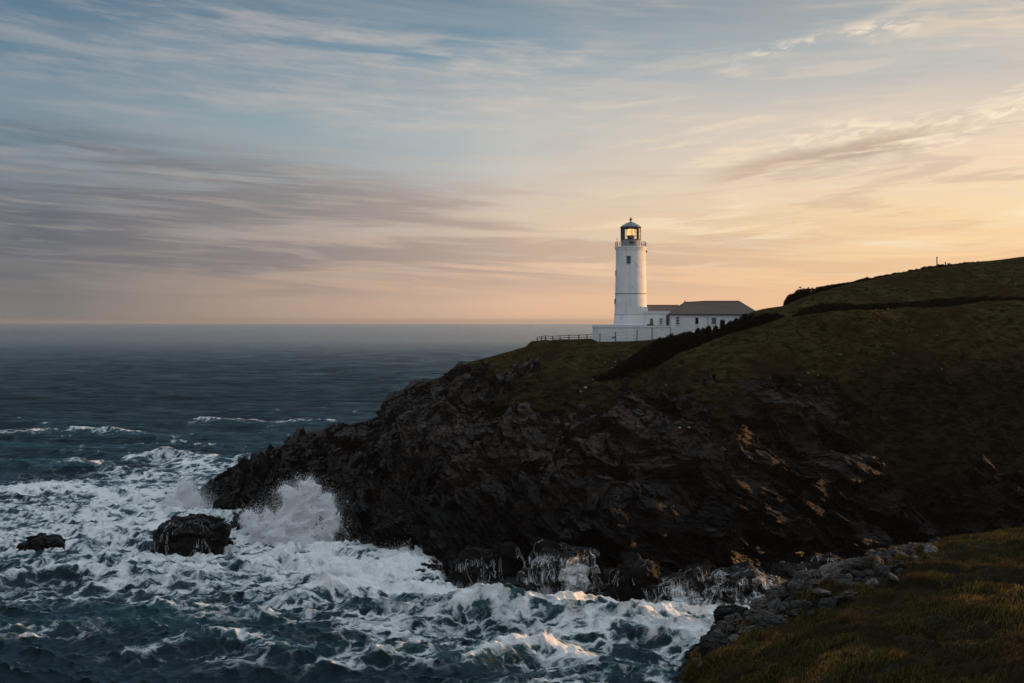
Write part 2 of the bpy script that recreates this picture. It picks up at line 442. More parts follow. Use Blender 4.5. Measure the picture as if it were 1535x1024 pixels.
def grid_normals(V):
    du = np.gradient(V, axis=1); dv = np.gradient(V, axis=0)
    n = np.cross(du, dv); l = np.linalg.norm(n, axis=-1, keepdims=True)
    return n / np.maximum(l, 1e-6)


Nn = grid_normals(V)
PYG = HY - (V[..., 2] - H) * F / V[..., 1]
PXG = np.broadcast_to(pxs[None, :], PYG.shape)
RSG = np.broadcast_to(rs[:, None], PYG.shape)
edge = np.interp(pxs, [286, 560, 600, 650, 700, 760, 830, 900, 960, 1020, 1100, 1150, 1200, 1250, 1300, 1400, 1535, 1700],
                 [300, 480, 556, 556, 560, 575, 598, 606, 600, 600, 596, 582, 566, 590, 660, 720, 745, 745])[None, :]
flat = V.reshape(-1, 3)
nz = fbm(flat * np.array([.06, .06, .09]), 4, 3).reshape(PYG.shape)
G = sstep(-14, 18, (edge - PYG) + fbm(flat * .38, 4, 19).reshape(PYG.shape) * 46 + nz * np.where(PXG < 1060, 62, 110) * sstep(505, 560, PYG))
G = np.where(RSG > 6.9, np.where(PXG > 640, np.maximum(G, .9), 0), G)
left_rock = sstep(700, 600, PXG)
G = G * (1 - left_rock * .9)
# low turf patches on the cliff
pat = sstep(.18, .42, fbm(flat * np.array([.05, .05, .07]) + 40, 4, 9).reshape(PYG.shape)) * sstep(820, 740, PYG) * sstep(860, 980, PXG)
G = np.maximum(G, pat * .62)
HEATH = np.clip(sstep(1130, 1320, PXG + nz * 120) * sstep(500, 600, PYG + nz * 60) + .75 * sstep(545, 610, PYG + nz * 50), 0, 1) * (RSG < 5.6)
WET = sstep(9, 1.5, V[..., 2] + 3 * nz)
BROWN_LIT = (np.exp(-((PXG - 1205) / 75) ** 2 - ((PYG - 600) / 32) ** 2) * 1.0 + np.exp(-((PXG - 860) / 130) ** 2 - ((PYG - 650) / 45) ** 2) * .8
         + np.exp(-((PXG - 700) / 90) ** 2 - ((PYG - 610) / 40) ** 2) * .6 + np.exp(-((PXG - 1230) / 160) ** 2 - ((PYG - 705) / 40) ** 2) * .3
         + np.exp(-((PXG - 690) / 130) ** 2 - ((PYG - 680) / 30) ** 2) * .5)  # patches where slabs catch warm light, painted into the rock colour
# displacement
ca, sa = math.cos(R(22)), math.sin(R(22))
strata = np.stack([flat[:, 0] * ca - flat[:, 2] * sa, flat[:, 1], flat[:, 0] * sa + flat[:, 2] * ca], 1)
warp = np.stack([fbm(flat * .12, 3, 21), fbm(flat * .12, 3, 22), fbm(flat * .12, 3, 23)], 1)
ws = strata + warp * np.array([3.0, 3.0, 1.3]) + np.stack([flat[:, 0] * 0, flat[:, 0] * 0, -flat[:, 1] * .28], 1)
d1 = blocks(ws * np.array([1 / 13, 1 / 10, 1 / 3.6]), 50, .5)
d2 = blocks(ws * np.array([1 / 5.5, 1 / 4.4, 1 / 1.15]), 70, .5)
d3 = blocks(ws * np.array([1 / 2.1, 1 / 1.8, 1 / .5]), 90, .5)
d0 = fbm(flat * .045, 3, 5)
big = (d0 * 4.0).reshape(PYG.shape)
rockd = (d1 * 3.2 + d2 * 1.7 + d3 * .62).reshape(PYG.shape)
turfd = (fbm(flat * .14, 4, 31) * 1.0 + fbm(flat * .6, 3, 33) * .28).reshape(PYG.shape)
gs = sstep(.35, .65, G)
disp = rockd * (1 - gs) + turfd * gs + big * sstep(6.6, 5.0, RSG) * sstep(.9, 1.6, RSG) * (1 - .7 * gs)
taper = np.clip((PXG - 286) / 60, .1, 1)
crestd = np.exp(-((RSG - 7) / .8) ** 4) * sstep(780, 830, PXG)               # keep the plateau and skyline as drawn
crest_l = np.exp(-((RSG - 7) / .25) ** 2) * sstep(840, 800, PXG) * .88
site = sstep(6.6, 6.95, RSG) * sstep(830, 870, PXG) * sstep(1200, 1150, PXG)   # level ground round the buildings
disp = disp * taper * (1 - .8 * crestd) * (1 - crest_l) * (1 - .93 * site)
V2 = V + Nn * disp[..., None]
# a hollow under the brown outcrop, and a gully right of it
dent = np.exp(-((PXG - 1235) / 80) ** 2 - ((PYG - 655) / 26) ** 2) * 3.5 + np.exp(-((PXG - 1330 - (PYG - 600) * .45) / 22) ** 2) * sstep(520, 600, PYG) * 2.2
dent = np.where(RSG < 5, dent, 0)
V2 = V2 - Nn * dent[..., None]
V2[..., 1] = np.maximum(V2[..., 1], 90)


def grid_faces(nr, nc):
    i = np.arange(nr * nc).reshape(nr, nc)
    return np.stack([i[:-1, :-1], i[:-1, 1:], i[1:, 1:], i[1:, :-1]], -1).reshape(-1, 4)


GF = grid_faces(NR, NC)
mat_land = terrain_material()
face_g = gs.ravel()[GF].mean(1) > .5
land = mesh_np('headland', V2.reshape(-1, 3), GF, mat_land, None, face_g, dict(grass=G.ravel(), wet=WET.ravel(), brown=BROWN_LIT.ravel(), heath=HEATH.ravel()))
tag(land, 'dark rocky headland with turf on top carrying the lighthouse', kind='structure')
LV = V2.reshape(-1, 3)
LPX = CX + LV[:, 0] * F / LV[:, 1]; LPY = HY - (LV[:, 2] - H) * F / LV[:, 1]
LN = grid_normals(V2).reshape(-1, 3)


def hit(px, py, r=3.0, far=False):
    """nearest headland point seen in that direction"""
    q = np.abs(LPX - px) + np.abs(LPY - py)
    m = np.where(q < r)[0]
    if len(m) == 0: m = np.argsort(q)[:4]
    k = m[np.argmax(LV[m, 1])] if far else m[np.argmin(LV[m, 1])]
    return LV[k].copy(), LN[k].copy()


def ground(x, y):
    """highest headland point near a plan position"""
    q = (LV[:, 0] - x) ** 2 + (LV[:, 1] - y) ** 2
    m = np.argsort(q)[:6]
    return float(LV[m, 2].max())
# ================================================================ sea
def sea_material():
    m, t = material('sea_water_and_foam')
    p = t.pos()
    cov = t.attr('foam')
    w1 = t.n('ShaderNodeTexNoise', Vector=p, Scale=.22, Detail=4.0, Roughness=.6)
    pw = t.n('ShaderNodeVectorMath', dict(operation='MULTIPLY_ADD'), i0=w1.outputs['Color'], i1=(5.5, 3.6, 0.0), i2=p).outputs[0]
    w2 = t.n('ShaderNodeTexNoise', Vector=p, Scale=1.1, Detail=4.0, Roughness=.6)
    pw = t.n('ShaderNodeVectorMath', dict(operation='MULTIPLY_ADD'), i0=w2.outputs['Color'], i1=(.8, .8, 0.0), i2=pw).outputs[0]
    flatp = t.mapping(pw, (.55, .95, 0.0), (0, 0, R(7)))
    v1 = t.n('ShaderNodeTexVoronoi', dict(feature='DISTANCE_TO_EDGE'), Vector=flatp, Scale=.34).outputs[0]
    v2 = t.n('ShaderNodeTexVoronoi', dict(feature='DISTANCE_TO_EDGE'), Vector=flatp, Scale=.95).outputs[0]
    v3 = t.n('ShaderNodeTexVoronoi', dict(feature='DISTANCE_TO_EDGE'), Vector=flatp, Scale=2.4).outputs[0]
    fn = t.noise(flatp, 1.0, 9, .70, .4)
    fl = t.noise(flatp, .16, 5, .6, .6)
    # web: thin veins, wider with coverage
    e1 = t.m('SUBTRACT', 1.0, t.m('DIVIDE', v1, .32), clamp=True)
    e2 = t.m('SUBTRACT', 1.0, t.m('DIVIDE', v2, .36), clamp=True)
    e3 = t.m('SUBTRACT', 1.0, t.m('DIVIDE', v3, .40), clamp=True)
    web = t.m('ADD', t.m('MULTIPLY', e1, .50), t.m('ADD', t.m('MULTIPLY', e2, .38), t.m('MULTIPLY', e3, .12)))
    q = t.m('ADD', t.m('MULTIPLY', web, .75), t.m('ADD', t.m('MULTIPLY', fn, .50), t.m('MULTIPLY', fl, .92)))
    q2 = t.m('MULTIPLY_ADD', t.m('SUBTRACT', q, 1.0), 1.7, 1.0)
    s = t.m('ADD', q2, t.m('MULTIPLY', cov, .80))
    foam = t.mr(s, 1.40, 1.78)
    thin = t.mr(s, 1.05, 1.9)
    foam = t.m('MULTIPLY', t.m('ADD', t.m('MULTIPLY', foam, .88), t.m('MULTIPLY', thin, .12)), t.mr(cov, .015, .14))
    # ripples
    rip = t.mapping(p, (.8, 1.25, 1.0), (0, 0, R(-10)))
    far = t.attr('far'); hor = t.attr('horizon')
    b = t.bump(t.noise(rip, .42, 6, .62, .5), t.m('ADD', .75, t.m('MULTIPLY', far, .3)), .95)
    b = t.bump(t.noise(t.mapping(p, (.05, .085, 1), (0, 0, R(8))), 1.0, 8, .68, .6), t.m('MULTIPLY', far, 3.2), .9, b)
    b = t.bump(t.noise(rip, 2.2, 5, .6, .4), .10, .8, b)
    bf = t.bump(t.m('ADD', q, t.m('MULTIPLY', fn, .8)), .55, .9, t.bump(t.noise(p, 3.0, 6, .7), .20, .8))
    rnd = t.n('ShaderNodeTexNoise', Vector=t.mapping(p, (.035, .06, 1), (0, 0, R(6))), Scale=1.0, Detail=14.0, Roughness=.72, Distortion=.4).outputs['Color']
    jit = t.n('ShaderNodeVectorMath', dict(operation='SUBTRACT'), i0=rnd, i1=(.5, .5, .5)).outputs[0]
    jit = t.n('ShaderNodeVectorMath', dict(operation='MULTIPLY'), i0=jit, i1=(1.1, 3.4, 0.0)).outputs[0]
    jit = t.n('ShaderNodeVectorMath', dict(operation='SCALE'), i0=jit, Scale=t.m('MULTIPLY', t.m('ADD', .16, t.m('MULTIPLY', far, .75)), t.m('SUBTRACT', 1.0, t.m('MULTIPLY', hor, .65)))).outputs[0]
    jit = t.n('ShaderNodeVectorMath', dict(operation='ADD'), i0=jit, i1=t.n('ShaderNodeCombineXYZ', X=0.0, Y=t.m('MULTIPLY', t.m('MULTIPLY', far, -.52), t.m('SUBTRACT', 1.0, hor)), Z=0.0)).outputs[0]     # fronts of the waves are the steeper side
    b = t.n('ShaderNodeVectorMath', dict(operation='NORMALIZE'), i0=t.n('ShaderNodeVectorMath', dict(operation='ADD'), i0=b, i1=jit).outputs[0]).outputs[0]
    patch = t.noise(t.mapping(p, (.012, .030, 1), (0, 0, R(-6))), 1.0, 5, .6, .5)
    deep = t.mix(t.attr('crest'), (.0020, .0125, .0172), (.010, .042, .046))
    rough = t.m('ADD', t.mr(patch, .35, .65, .11, .18), t.m('MULTIPLY', far, .08))
    # a wind-roughened sea never reaches the mirror limit at grazing angles
    fr = t.m('MINIMUM', t.m('MULTIPLY', t.n('ShaderNodeFresnel', IOR=1.333, Normal=b).outputs[0], t.m('ADD', .66, t.m('MULTIPLY', hor, .30))), t.m('ADD', .50, t.m('MULTIPLY', hor, .36)))
    wat = t.n('ShaderNodeMixShader', i0=fr, i1=t.n('ShaderNodeBsdfDiffuse', Color=deep, Normal=b), i2=t.n('ShaderNodeBsdfGlossy', Color=t.mix(hor, (.66, .86, 1.0), (.94, .98, 1.0)), Roughness=rough, Normal=b))
    fcol = t.mix(t.mr(s, 1.45, 2.15), (.30, .38, .41), (.92, .93, .92))
    fo = t.n('ShaderNodeBsdfPrincipled', Base_Color=fcol, Roughness=.85, Normal=bf)
    fo.inputs['Specular IOR Level'].default_value = .15
    t.out(t.n('ShaderNodeMixShader', i0=foam, i1=wat, i2=fo)); return m


pyr = np.concatenate([np.arange(1230, 1040, -2.2), np.arange(1040, 700, -.95), np.arange(700, 485.9, -1.05), [485.55]])
pxc = np.concatenate([np.linspace(-1300, -80, 130, endpoint=False), np.arange(-80, 1330, 1.35), np.linspace(1331, 2700, 170)])
YR = H * F / (pyr - HY)
SX = (pxc[None, :] - CX) * YR[:, None] / F
SY = np.broadcast_to(YR[:, None], SX.shape).copy()
SPX = np.broadcast_to(pxc[None, :], SX.shape); SPY = np.broadcast_to(pyr[:, None], SX.shape)
dY = np.abs(np.gradient(YR))[:, None]
HT = np.zeros_like(SX); DX = np.zeros_like(SX); DYd = np.zeros_like(SX); JAC = np.zeros_like(SX)
rng = np.random.default_rng(11)
near = np.exp(-((SY - 150) / 110) ** 2)
for k in range(64):
    lam = 46 * (.905 ** k) + 1.1
    th = R(-100) + rng.normal(0, .20 + .55 * (k / 64))                        # swell running in towards the rocks
    kx, ky = math.cos(th) * 2 * math.pi / lam, math.sin(th) * 2 * math.pi / lam
    amp = .0098 * lam ** .93 * (1.5 if k > 12 else 1.35)
    fade = sstep(.5, 2.2, lam / dY)
    ph = kx * SX + ky * SY + rng.uniform(0, 2 * math.pi)
    grp = .65 + .35 * np.sin(SX * .012 * rng.normal() + SY * .017 * rng.normal() + rng.uniform(0, 6))
    a = amp * fade * grp * (1 + .8 * near) * (1 + .85 * sstep(175, 320, SY) * (1 - .55 * sstep(500, 1400, SY)))
    c, s_ = np.cos(ph), np.sin(ph)
    HT += a * c
    q = .9
    DX -= q * a * math.cos(th) * s_; DYd -= q * a * math.sin(th) * s_
    JAC += q * a * (2 * math.pi / lam) * c


def to_plan(px, py):
    Y = H * F / (py - HY); return (px - CX) * Y / F, Y


def ridge(pts, hgt, width, back=1.8):
    """breaking wave crest: steep towards the viewer, long back"""
    global HT, CRESTX
    q = np.array([to_plan(*p) for p in pts])
    best = np.full(SX.shape, 1e9); sg = np.zeros(SX.shape); tt = np.zeros(SX.shape)
    n = len(q) - 1
    for k in range(n):
        a, b = q[k], q[k + 1]; ab = b - a; L = (ab**2).sum()
        u = np.clip(((SX - a[0]) * ab[0] + (SY - a[1]) * ab[1]) / L, 0, 1)
        ex, ey = SX - a[0] - u * ab[0], SY - a[1] - u * ab[1]
        dd = ex * ex + ey * ey
        m = dd < best
        best[m] = dd[m]; sg[m] = np.sign(ey)[m]; tt[m] = ((k + u) / n)[m]
    dist = np.sqrt(best)
    wd = np.where(sg > 0, width * back, width)
    prof = np.exp(-(dist / wd) ** 2) * np.sin(np.pi * np.clip(tt, .02, .98)) ** .6
    wob = 1 + .35 * fbm(np.stack([SX.ravel() * .12, SY.ravel() * .12, SX.ravel() * 0 + hgt], 1), 2, 77).reshape(SX.shape)
    HT += hgt * prof * wob
    trough = np.exp(-((dist - width * 1.9) / width) ** 2) * (sg < 0) * np.sin(np.pi * np.clip(tt, .02, .98))
    HT -= hgt * .30 * trough
    CRESTX = np.maximum(CRESTX, np.exp(-(dist / (width * .55)) ** 2) * np.sin(np.pi * np.clip(tt, .03, .97)) * min(1, hgt / 1.6))
    return prof


CRESTX = np.zeros_like(SX)
ridge([(395, 912), (470, 893), (550, 884), (640, 886), (680, 895)], 2.9, 2.6)
ridge([(545, 868), (610, 862), (670, 872)], 2.6, 3.2)
ridge([(700, 1000), (770, 978), (830, 975), (930, 1008)], 2.4, 2.2)
ridge([(180, 930), (300, 916), (420, 925)], 1.2, 2.2)
ridge([(640, 935), (720, 925), (820, 938)], 1.5, 1.9)
ridge([(900, 950), (990, 930), (1080, 938)], 1.2, 1.7)
ridge([(830, 915), (900, 905), (1000, 918)], 1.1, 1.5)
ridge([(-60, 872), (60, 858), (190, 868)], 1.0, 1.8)
ridge([(330, 858), (430, 846), (520, 850)], 1.3, 1.8)
ridge([(90, 700), (220, 690), (330, 704)], 1.5, 5)
ridge([(-150, 662), (60, 650), (260, 660)], 1.6, 8)
ridge([(260, 640), (420, 630), (560, 640)], 1.6, 8)
ridge([(-50, 745), (90, 737), (220, 748)], 1.4, 3.5)
ridge([(150, 985), (320, 965), (470, 985)], 1.0, 1.6)
ridge([(430, 1010), (600, 985), (720, 1000)], .8, 1.5)

# coverage of foam, laid in plan around the rocks
COV = np.zeros_like(SX)


def patch(px, py, rx, ry, s):
    global COV
    COV = np.maximum(COV, s * np.exp(-(((SPX - px) / rx) ** 2 + ((SPY - py) / ry) ** 2) ** .8))


for a in [(210, 785, 260, 42, .80), (-40, 800, 140, 40, .62), (430, 815, 210, 45, 1.0), (60, 832, 240, 24, .55), (280, 840, 220, 32, .80), (560, 858, 150, 30, 1.0), (500, 895, 190, 18, .34),
          (690, 885, 130, 28, .95), (830, 905, 170, 30, .95), (1000, 905, 190, 35, .98), (1160, 900, 130, 45, .95), (620, 920, 200, 24, .38), (830, 945, 200, 24, .48), (1020, 955, 160, 28, .60),
          (160, 890, 240, 20, .26), (800, 975, 110, 18, .62), (620, 985, 120, 16, .26), (950, 990, 160, 22, .46), (300, 700, 60, 12, .42), (230, 712, 70, 10, .40), (470, 705, 60, 12, .3),
          (120, 735, 140, 14, .36), (360, 930, 160, 14, .16), (60, 955, 120, 10, .15), (330, 990, 140, 12, .13), (880, 1030, 200, 14, .20), (500, 1030, 150, 10, .12),
          (700, 960, 120, 16, .45), (1080, 985, 80, 40, .6), (200, 745, 90, 16, .55), (600, 840, 110, 22, 1.0)]:
    patch(*a)
big = fbm(np.stack([SX.ravel() * .035, SY.ravel() * .05, SX.ravel() * 0], 1), 4, 61).reshape(SX.shape)
COV = COV * (1 + .55 * big)
caps = sstep(.50, .95, JAC) * (.07 + .22 * np.clip(big + .2, 0, 1)) * sstep(900, 200, SY)
COV = np.clip(np.maximum(COV, caps) + .75 * CRESTX * sstep(560, 760, SPY) + .12 * CRESTX * sstep(760, 600, SPY) * sstep(-.1, .5, big) + .10 * sstep(.2, .8, JAC) * (COV > .1), 0, 1.25)
# churned water: short lumps where the foam is dense
pp = np.stack([SX.ravel(), SY.ravel(), SX.ravel() * 0 + 3.3], 1)
nm = (SPY.ravel() > 670)
ch = np.zeros(len(pp)); ch[nm] = fbm(pp[nm] * np.array([.45, .55, 1]), 4, 66) * 1.25 + (1 - np.abs(fbm(pp[nm] * np.array([.20, .30, 1]), 3, 67)) * 2.5) * .6
ch = ch.reshape(SX.shape)
HT += ch * np.clip(COV, 0, 1) * .80 * sstep(690, 760, SPY)
SV = np.stack([SX + DX, SY + DYd, HT], -1)
CR = np.clip(sstep(.15, 1.6, HT) * sstep(560, 700, SPY), 0, 1)
FAR = sstep(150, 560, SY)
sea = mesh_np('sea', SV.reshape(-1, 3), grid_faces(len(pyr), len(pxc)), sea_material(), None, True, dict(foam=COV.ravel(), crest=CR.ravel(), far=FAR.ravel(), horizon=sstep(420, 2300, SY).ravel()))
tag(sea, 'dark teal sea with white churned foam around the rocks', kind='structure')


def sea_z(x, y):
    px, py = CX + x * F / y, HY + H * F / y
    j = np.clip(np.searchsorted(pxc, px), 0, len(pxc) - 1); i = np.clip(np.searchsorted(-pyr, -py), 0, len(pyr) - 1)
    return float(HT[i, j])
# ================================================================ boulders, runnels of white water, spray
def wet_rock_material():
    m, t = material('wet_dark_rock'); p = t.obj()
    n = t.noise(p, .8, 8, .65, .5)
    c = t.mix(n, (.0014, .0016, .0018), (.0075, .0066, .006))
    b = t.bump(t.noise(p, 1.8, 9, .7, .4), .5)
    pr = t.n('ShaderNodeBsdfPrincipled', Base_Color=c, Roughness=t.mr(n, .3, .7, .3, .65), Normal=b)
    pr.inputs['Specular IOR Level'].default_value = .16
    # films of white water sliding down the faces
    wv = t.n('ShaderNodeTexNoise', Vector=p, Scale=.5, Detail=3.0).outputs['Color']
    pw = t.n('ShaderNodeVectorMath', dict(operation='MULTIPLY_ADD'), i0=wv, i1=(1.8, 1.8, .6), i2=p).outputs[0]
    st = t.noise(t.mapping(pw, (1.5, 1.5, .16)), 1.0, 8, .68, .3)
    fine = t.noise(t.mapping(pw, (5.5, 5.5, .5)), 1.0, 5, .6)
    low = t.noise(p, .16, 3, .5)
    q = t.m('ADD', t.m('ADD', t.m('MULTIPLY', st, .9), t.m('MULTIPLY', fine, .45)), t.m('MULTIPLY', low, .55))
    f = t.mr(t.m('ADD', q, t.m('MULTIPLY', t.attr('veil'), .52)), 1.32, 1.62)
    f = t.m('MULTIPLY', f, t.mr(t.attr('veil'), .02, .25))
    fo = t.n('ShaderNodeBsdfPrincipled', Base_Color=(.80, .82, .83, 1), Roughness=.6)
    t.out(t.n('ShaderNodeMixShader', i0=t.m('MULTIPLY', f, .85), i1=pr, i2=fo)); return m


from mathutils.kdtree import KDTree
MROCK = wet_rock_material()


def foam_mat():
    m, t = material('white_water'); p = t.obj()
    n = t.noise(t.mapping(p, (2.2, 2.2, .5)), 2.0, 6, .65)
    c = t.mix(n, (.50, .54, .56), (.86, .87, .87))
    pr = t.n('ShaderNodeBsdfPrincipled', Base_Color=c, Roughness=.7)
    t.out(pr); return m


MFOAM = foam_mat()


def ico(sub):
    bm = bmesh.new(); bmesh.ops.create_icosphere(bm, subdivisions=sub, radius=1)
    bm.verts.ensure_lookup_table()
    v = np.array([x.co[:] for x in bm.verts]); f = np.array([[q.index for q in x.verts] for x in bm.faces]); bm.free()
    return v, f


ICO6 = ico(6); ICO4 = ico(4); ICO5 = ico(5)


def rock_shape(seed, rx, ry, rz, base=ICO6, rough=1.0, boxy=False):
    v = base[0].copy()
    vb = np.sign(v) * np.abs(v) ** .86 if boxy else v
    p = vb * np.array([rx, ry, rz])
    off = seed * 13.7
    s = max(rx, ry, rz)
    n = fbm(v * 1.1 + off, 3, seed) * .35
    b1 = blocks((v + .25 * np.stack([fbm(v * 2 + off, 2, seed + 1)] * 3, 1)) * np.array([1.5, 1.5, 2.2]) + off, seed + 2, .8) * .26
    b2 = blocks(v * np.array([4, 4, 6.5]) + off, seed + 5, .7) * .085
    b3 = fbm(v * 9 + off, 3, seed + 9) * .03
    return p * (1 + rough * (n + b1 + b2 + b3))[:, None]


def runnels(v, rx, rz, loc, n, seed, label):
    """strands of white water traced downhill over a boulder's surface"""
    f = ICO6[1]
    fn = np.cross(v[f[:, 1]] - v[f[:, 0]], v[f[:, 2]] - v[f[:, 0]]); vn = np.zeros_like(v)
    for k in range(3): np.add.at(vn, f[:, k], fn)
    vn /= np.maximum(np.linalg.norm(vn, axis=1, keepdims=True), 1e-9)
    kd = KDTree(len(v))
    for i, q in enumerate(v): kd.insert(q, i)
    kd.balance()
    rr = random.Random(seed * 7 + 1)
    cand = np.where((v[:, 2] > .42 * rz) & (v[:, 1] < .15 * rx))[0]
    heads = [v[rr.choice(cand)] for _ in range(max(4, n // 14))]
    m = MB()
    g = Vector((0, 0, -1))
    for _ in range(n):
        h = Vector(rr.choice(heads)); p = h + Vector((rr.gauss(0, .75), rr.gauss(-.1, .3), rr.gauss(0, .2)))
        run = rr.choice((0, 0, 0, 0, 1)); sgn = rr.choice((-1, 1)); drift = rr.gauss(0, .26)
        pts = []
        wd = rr.choice((.007, .009, .011, .013, .018, .028))
        for k in range(70):
            co_, idx, _d = kd.find(p); nn = Vector(vn[idx])
            if nn.y > .55: nn.y = .55
            c = co_ + nn * .05
            if pts and (c - pts[-1][0]).length < .04: c = c + Vector((0, -.05, -.12))
            pts.append((c, wd * (.7 + .035 * k) * rr.uniform(.6, 1.3)))
            if c.z < -.20 * rz: break
            if k < run: st = Vector((sgn, -.2, -.12))
            else: st = g - nn * g.dot(nn) + Vector((drift + rr.gauss(0, .06), -.12, -.8))
            p = c + st.normalized() * .26
        if len(pts) < 4: continue
        for _s in range(3):
            pts = [pts[0]] + [((pts[q - 1][0] + pts[q][0] * 2 + pts[q + 1][0]) / 4, pts[q][1]) for q in range(1, len(pts) - 1)] + [pts[-1]]
        for (a, ra), (b, rb) in zip(pts[:-1], pts[1:]):
            if (b - a).length > .01: m.rod(a, b, ra, rb, 4)
    o = m.build('water_runnels', MFOAM); o.location = loc
    tag(o, label, 'water', kind='stuff'); return o


def boulder(px, py, wpx, hpx, seed, label, group=None, ysc=.8, falls=0, fall_bias=0, dep=None, fall_label=None, sharp=1.0):
    """py is the waterline row of the boulder's foot"""
    Y = (H * F / (py - HY)) if dep is None else dep
    c = P(px, py, Y)
    rx = wpx * Y / F / 2; rz = hpx * Y / F
    v = rock_shape(seed, rx, rx * ysc, rz, rough=sharp, boxy=True)
    zmin = -.35 * rz
    v[:, 2] = np.where(v[:, 2] < zmin, zmin + (v[:, 2] - zmin) * .3, v[:, 2])
    # fit the visible outline to the wanted width and height
    v[:, 0] *= 2 * rx / (v[:, 0].max() - v[:, 0].min()); v[:, 0] -= (v[:, 0].max() + v[:, 0].min()) / 2
    v[:, 2] *= rz / v[:, 2].max()
    loc = c + np.array([0, rx * ysc * .7, 0])
    hz = v[:, 2] / rz
    hem = .35 * sstep(.22, -.02, hz)
    lump = fbm(v * np.array([.22, .22, .12]) + seed * 5.1, 3, seed + 60)
    veil = np.clip(falls * 1.05 * sstep(1.02, .70, hz) * (1 + 1.3 * lump) + hem * (falls > .1), 0, 1)
    o = mesh_np('boulder', v, ICO6[1], MROCK, None, False, dict(veil=veil)); o.location = loc
    tag(o, label, 'rock', group)
    if falls: runnels(v, rx, rz, loc, int(14 + 260 * falls), seed, fall_label or ('thin white water pouring down the ' + label.split(',')[0]))
    return o


SEA_R = 'dark rocks standing in the surf'
boulder(52, 833, 66, 29, 3, 'lone black rock in the foam at the far left', SEA_R, .9, 0)
boulder(279, 832, 128, 54, 8, 'broad black rock island with water draining off, in the foam', SEA_R, .7, .30, fall_label='thin white water draining off the broad rock island')
boulder(394, 796, 46, 22, 12, 'small black rock half buried in spray beside the big splash', SEA_R, .8)
boulder(188, 846, 20, 6, 15, 'tiny black rock tip poking through the foam', SEA_R, .9)
boulder(345, 775, 60, 42, 16, 'black rock stub at the seaward tip of the headland', SEA_R, .8)
FOOT = 'wet boulders along the foot of the cliff'
boulder(712, 874, 92, 50, 21, 'tilted wet ledge with thin falls, first of the cliff foot row', FOOT, .7, .34)
boulder(762, 872, 66, 58, 22, 'upright wet rock with thin falls left of the largest wet rock', FOOT, .7, .26)
boulder(845, 889, 146, 72, 24, 'largest wet rock at the cliff foot, veiled in white falls', FOOT, .6, .72)
boulder(765, 901, 104, 24, 27, 'low flat rock awash in front of the cliff', FOOT, .8, .10)
boulder(906, 905, 60, 26, 29, 'small pointed rock awash right of the largest wet rock', FOOT, .8, .06)
boulder(950, 898, 96, 60, 33, 'dark domed rock almost bare of water', FOOT, .7, .05)
boulder(1010, 903, 112, 36, 35, 'low rock with a curtain of white water', FOOT, .7, .6)
boulder(1052, 880, 84, 36, 38, 'rounded black rock with a white rim of water', FOOT, .8, .06)
boulder(1124, 905, 146, 50, 41, 'wide rock ledge netted with running white water', FOOT, .7, .8)
boulder(1194, 880, 96, 30, 46, 'dark wet rock behind the wide ledge', FOOT, .8, .14)
boulder(1247, 872, 90, 38, 48, 'rock at the cove mouth with spray running off it', FOOT, .7, .35)
boulder(640, 862, 60, 18, 49, 'low black rock under the breaking wave by the cliff', FOOT, .8, .06)


def spray_mat():
    m, t = material('spray_droplets')
    d1 = t.n('ShaderNodeBsdfDiffuse', Color=(.97, .975, .98, 1)); t2 = t.n('ShaderNodeBsdfTranslucent', Color=(.93, .93, .93, 1))
    t.out(t.n('ShaderNodeMixShader', i0=.15, i1=d1, i2=t2)); return m


MSPRAY = spray_mat()
TET = np.array([(1, 1, 1), (1, -1, -1), (-1, 1, -1), (-1, -1, 1)]) / 1.6


def droplets(name, pts, size, mat):
    n = len(pts); q = RNG.normal(size=(n, 4)); q /= np.linalg.norm(q, axis=1, keepdims=True)
    a, b, c, d_ = q.T
    Rm = np.stack([1 - 2 * (c*c + d_*d_), 2 * (b*c - a*d_), 2 * (b*d_ + a*c), 2 * (b*c + a*d_), 1 - 2 * (b*b + d_*d_), 2 * (c*d_ - a*b), 2 * (b*d_ - a*c), 2 * (c*d_ + a*b), 1 - 2 * (b*b + c*c)], 1).reshape(n, 3, 3)
    v = np.einsum('nij,kj->nki', Rm, TET) * size[:, None, None] + pts[:, None, :]
    f = (np.arange(n)[:, None, None] * 4 + np.array([(0, 1, 2), (0, 3, 1), (0, 2, 3), (1, 3, 2)])[None]).reshape(-1, 3)
    return mesh_np(name, v.reshape(-1, 3), f, mat, None, False)


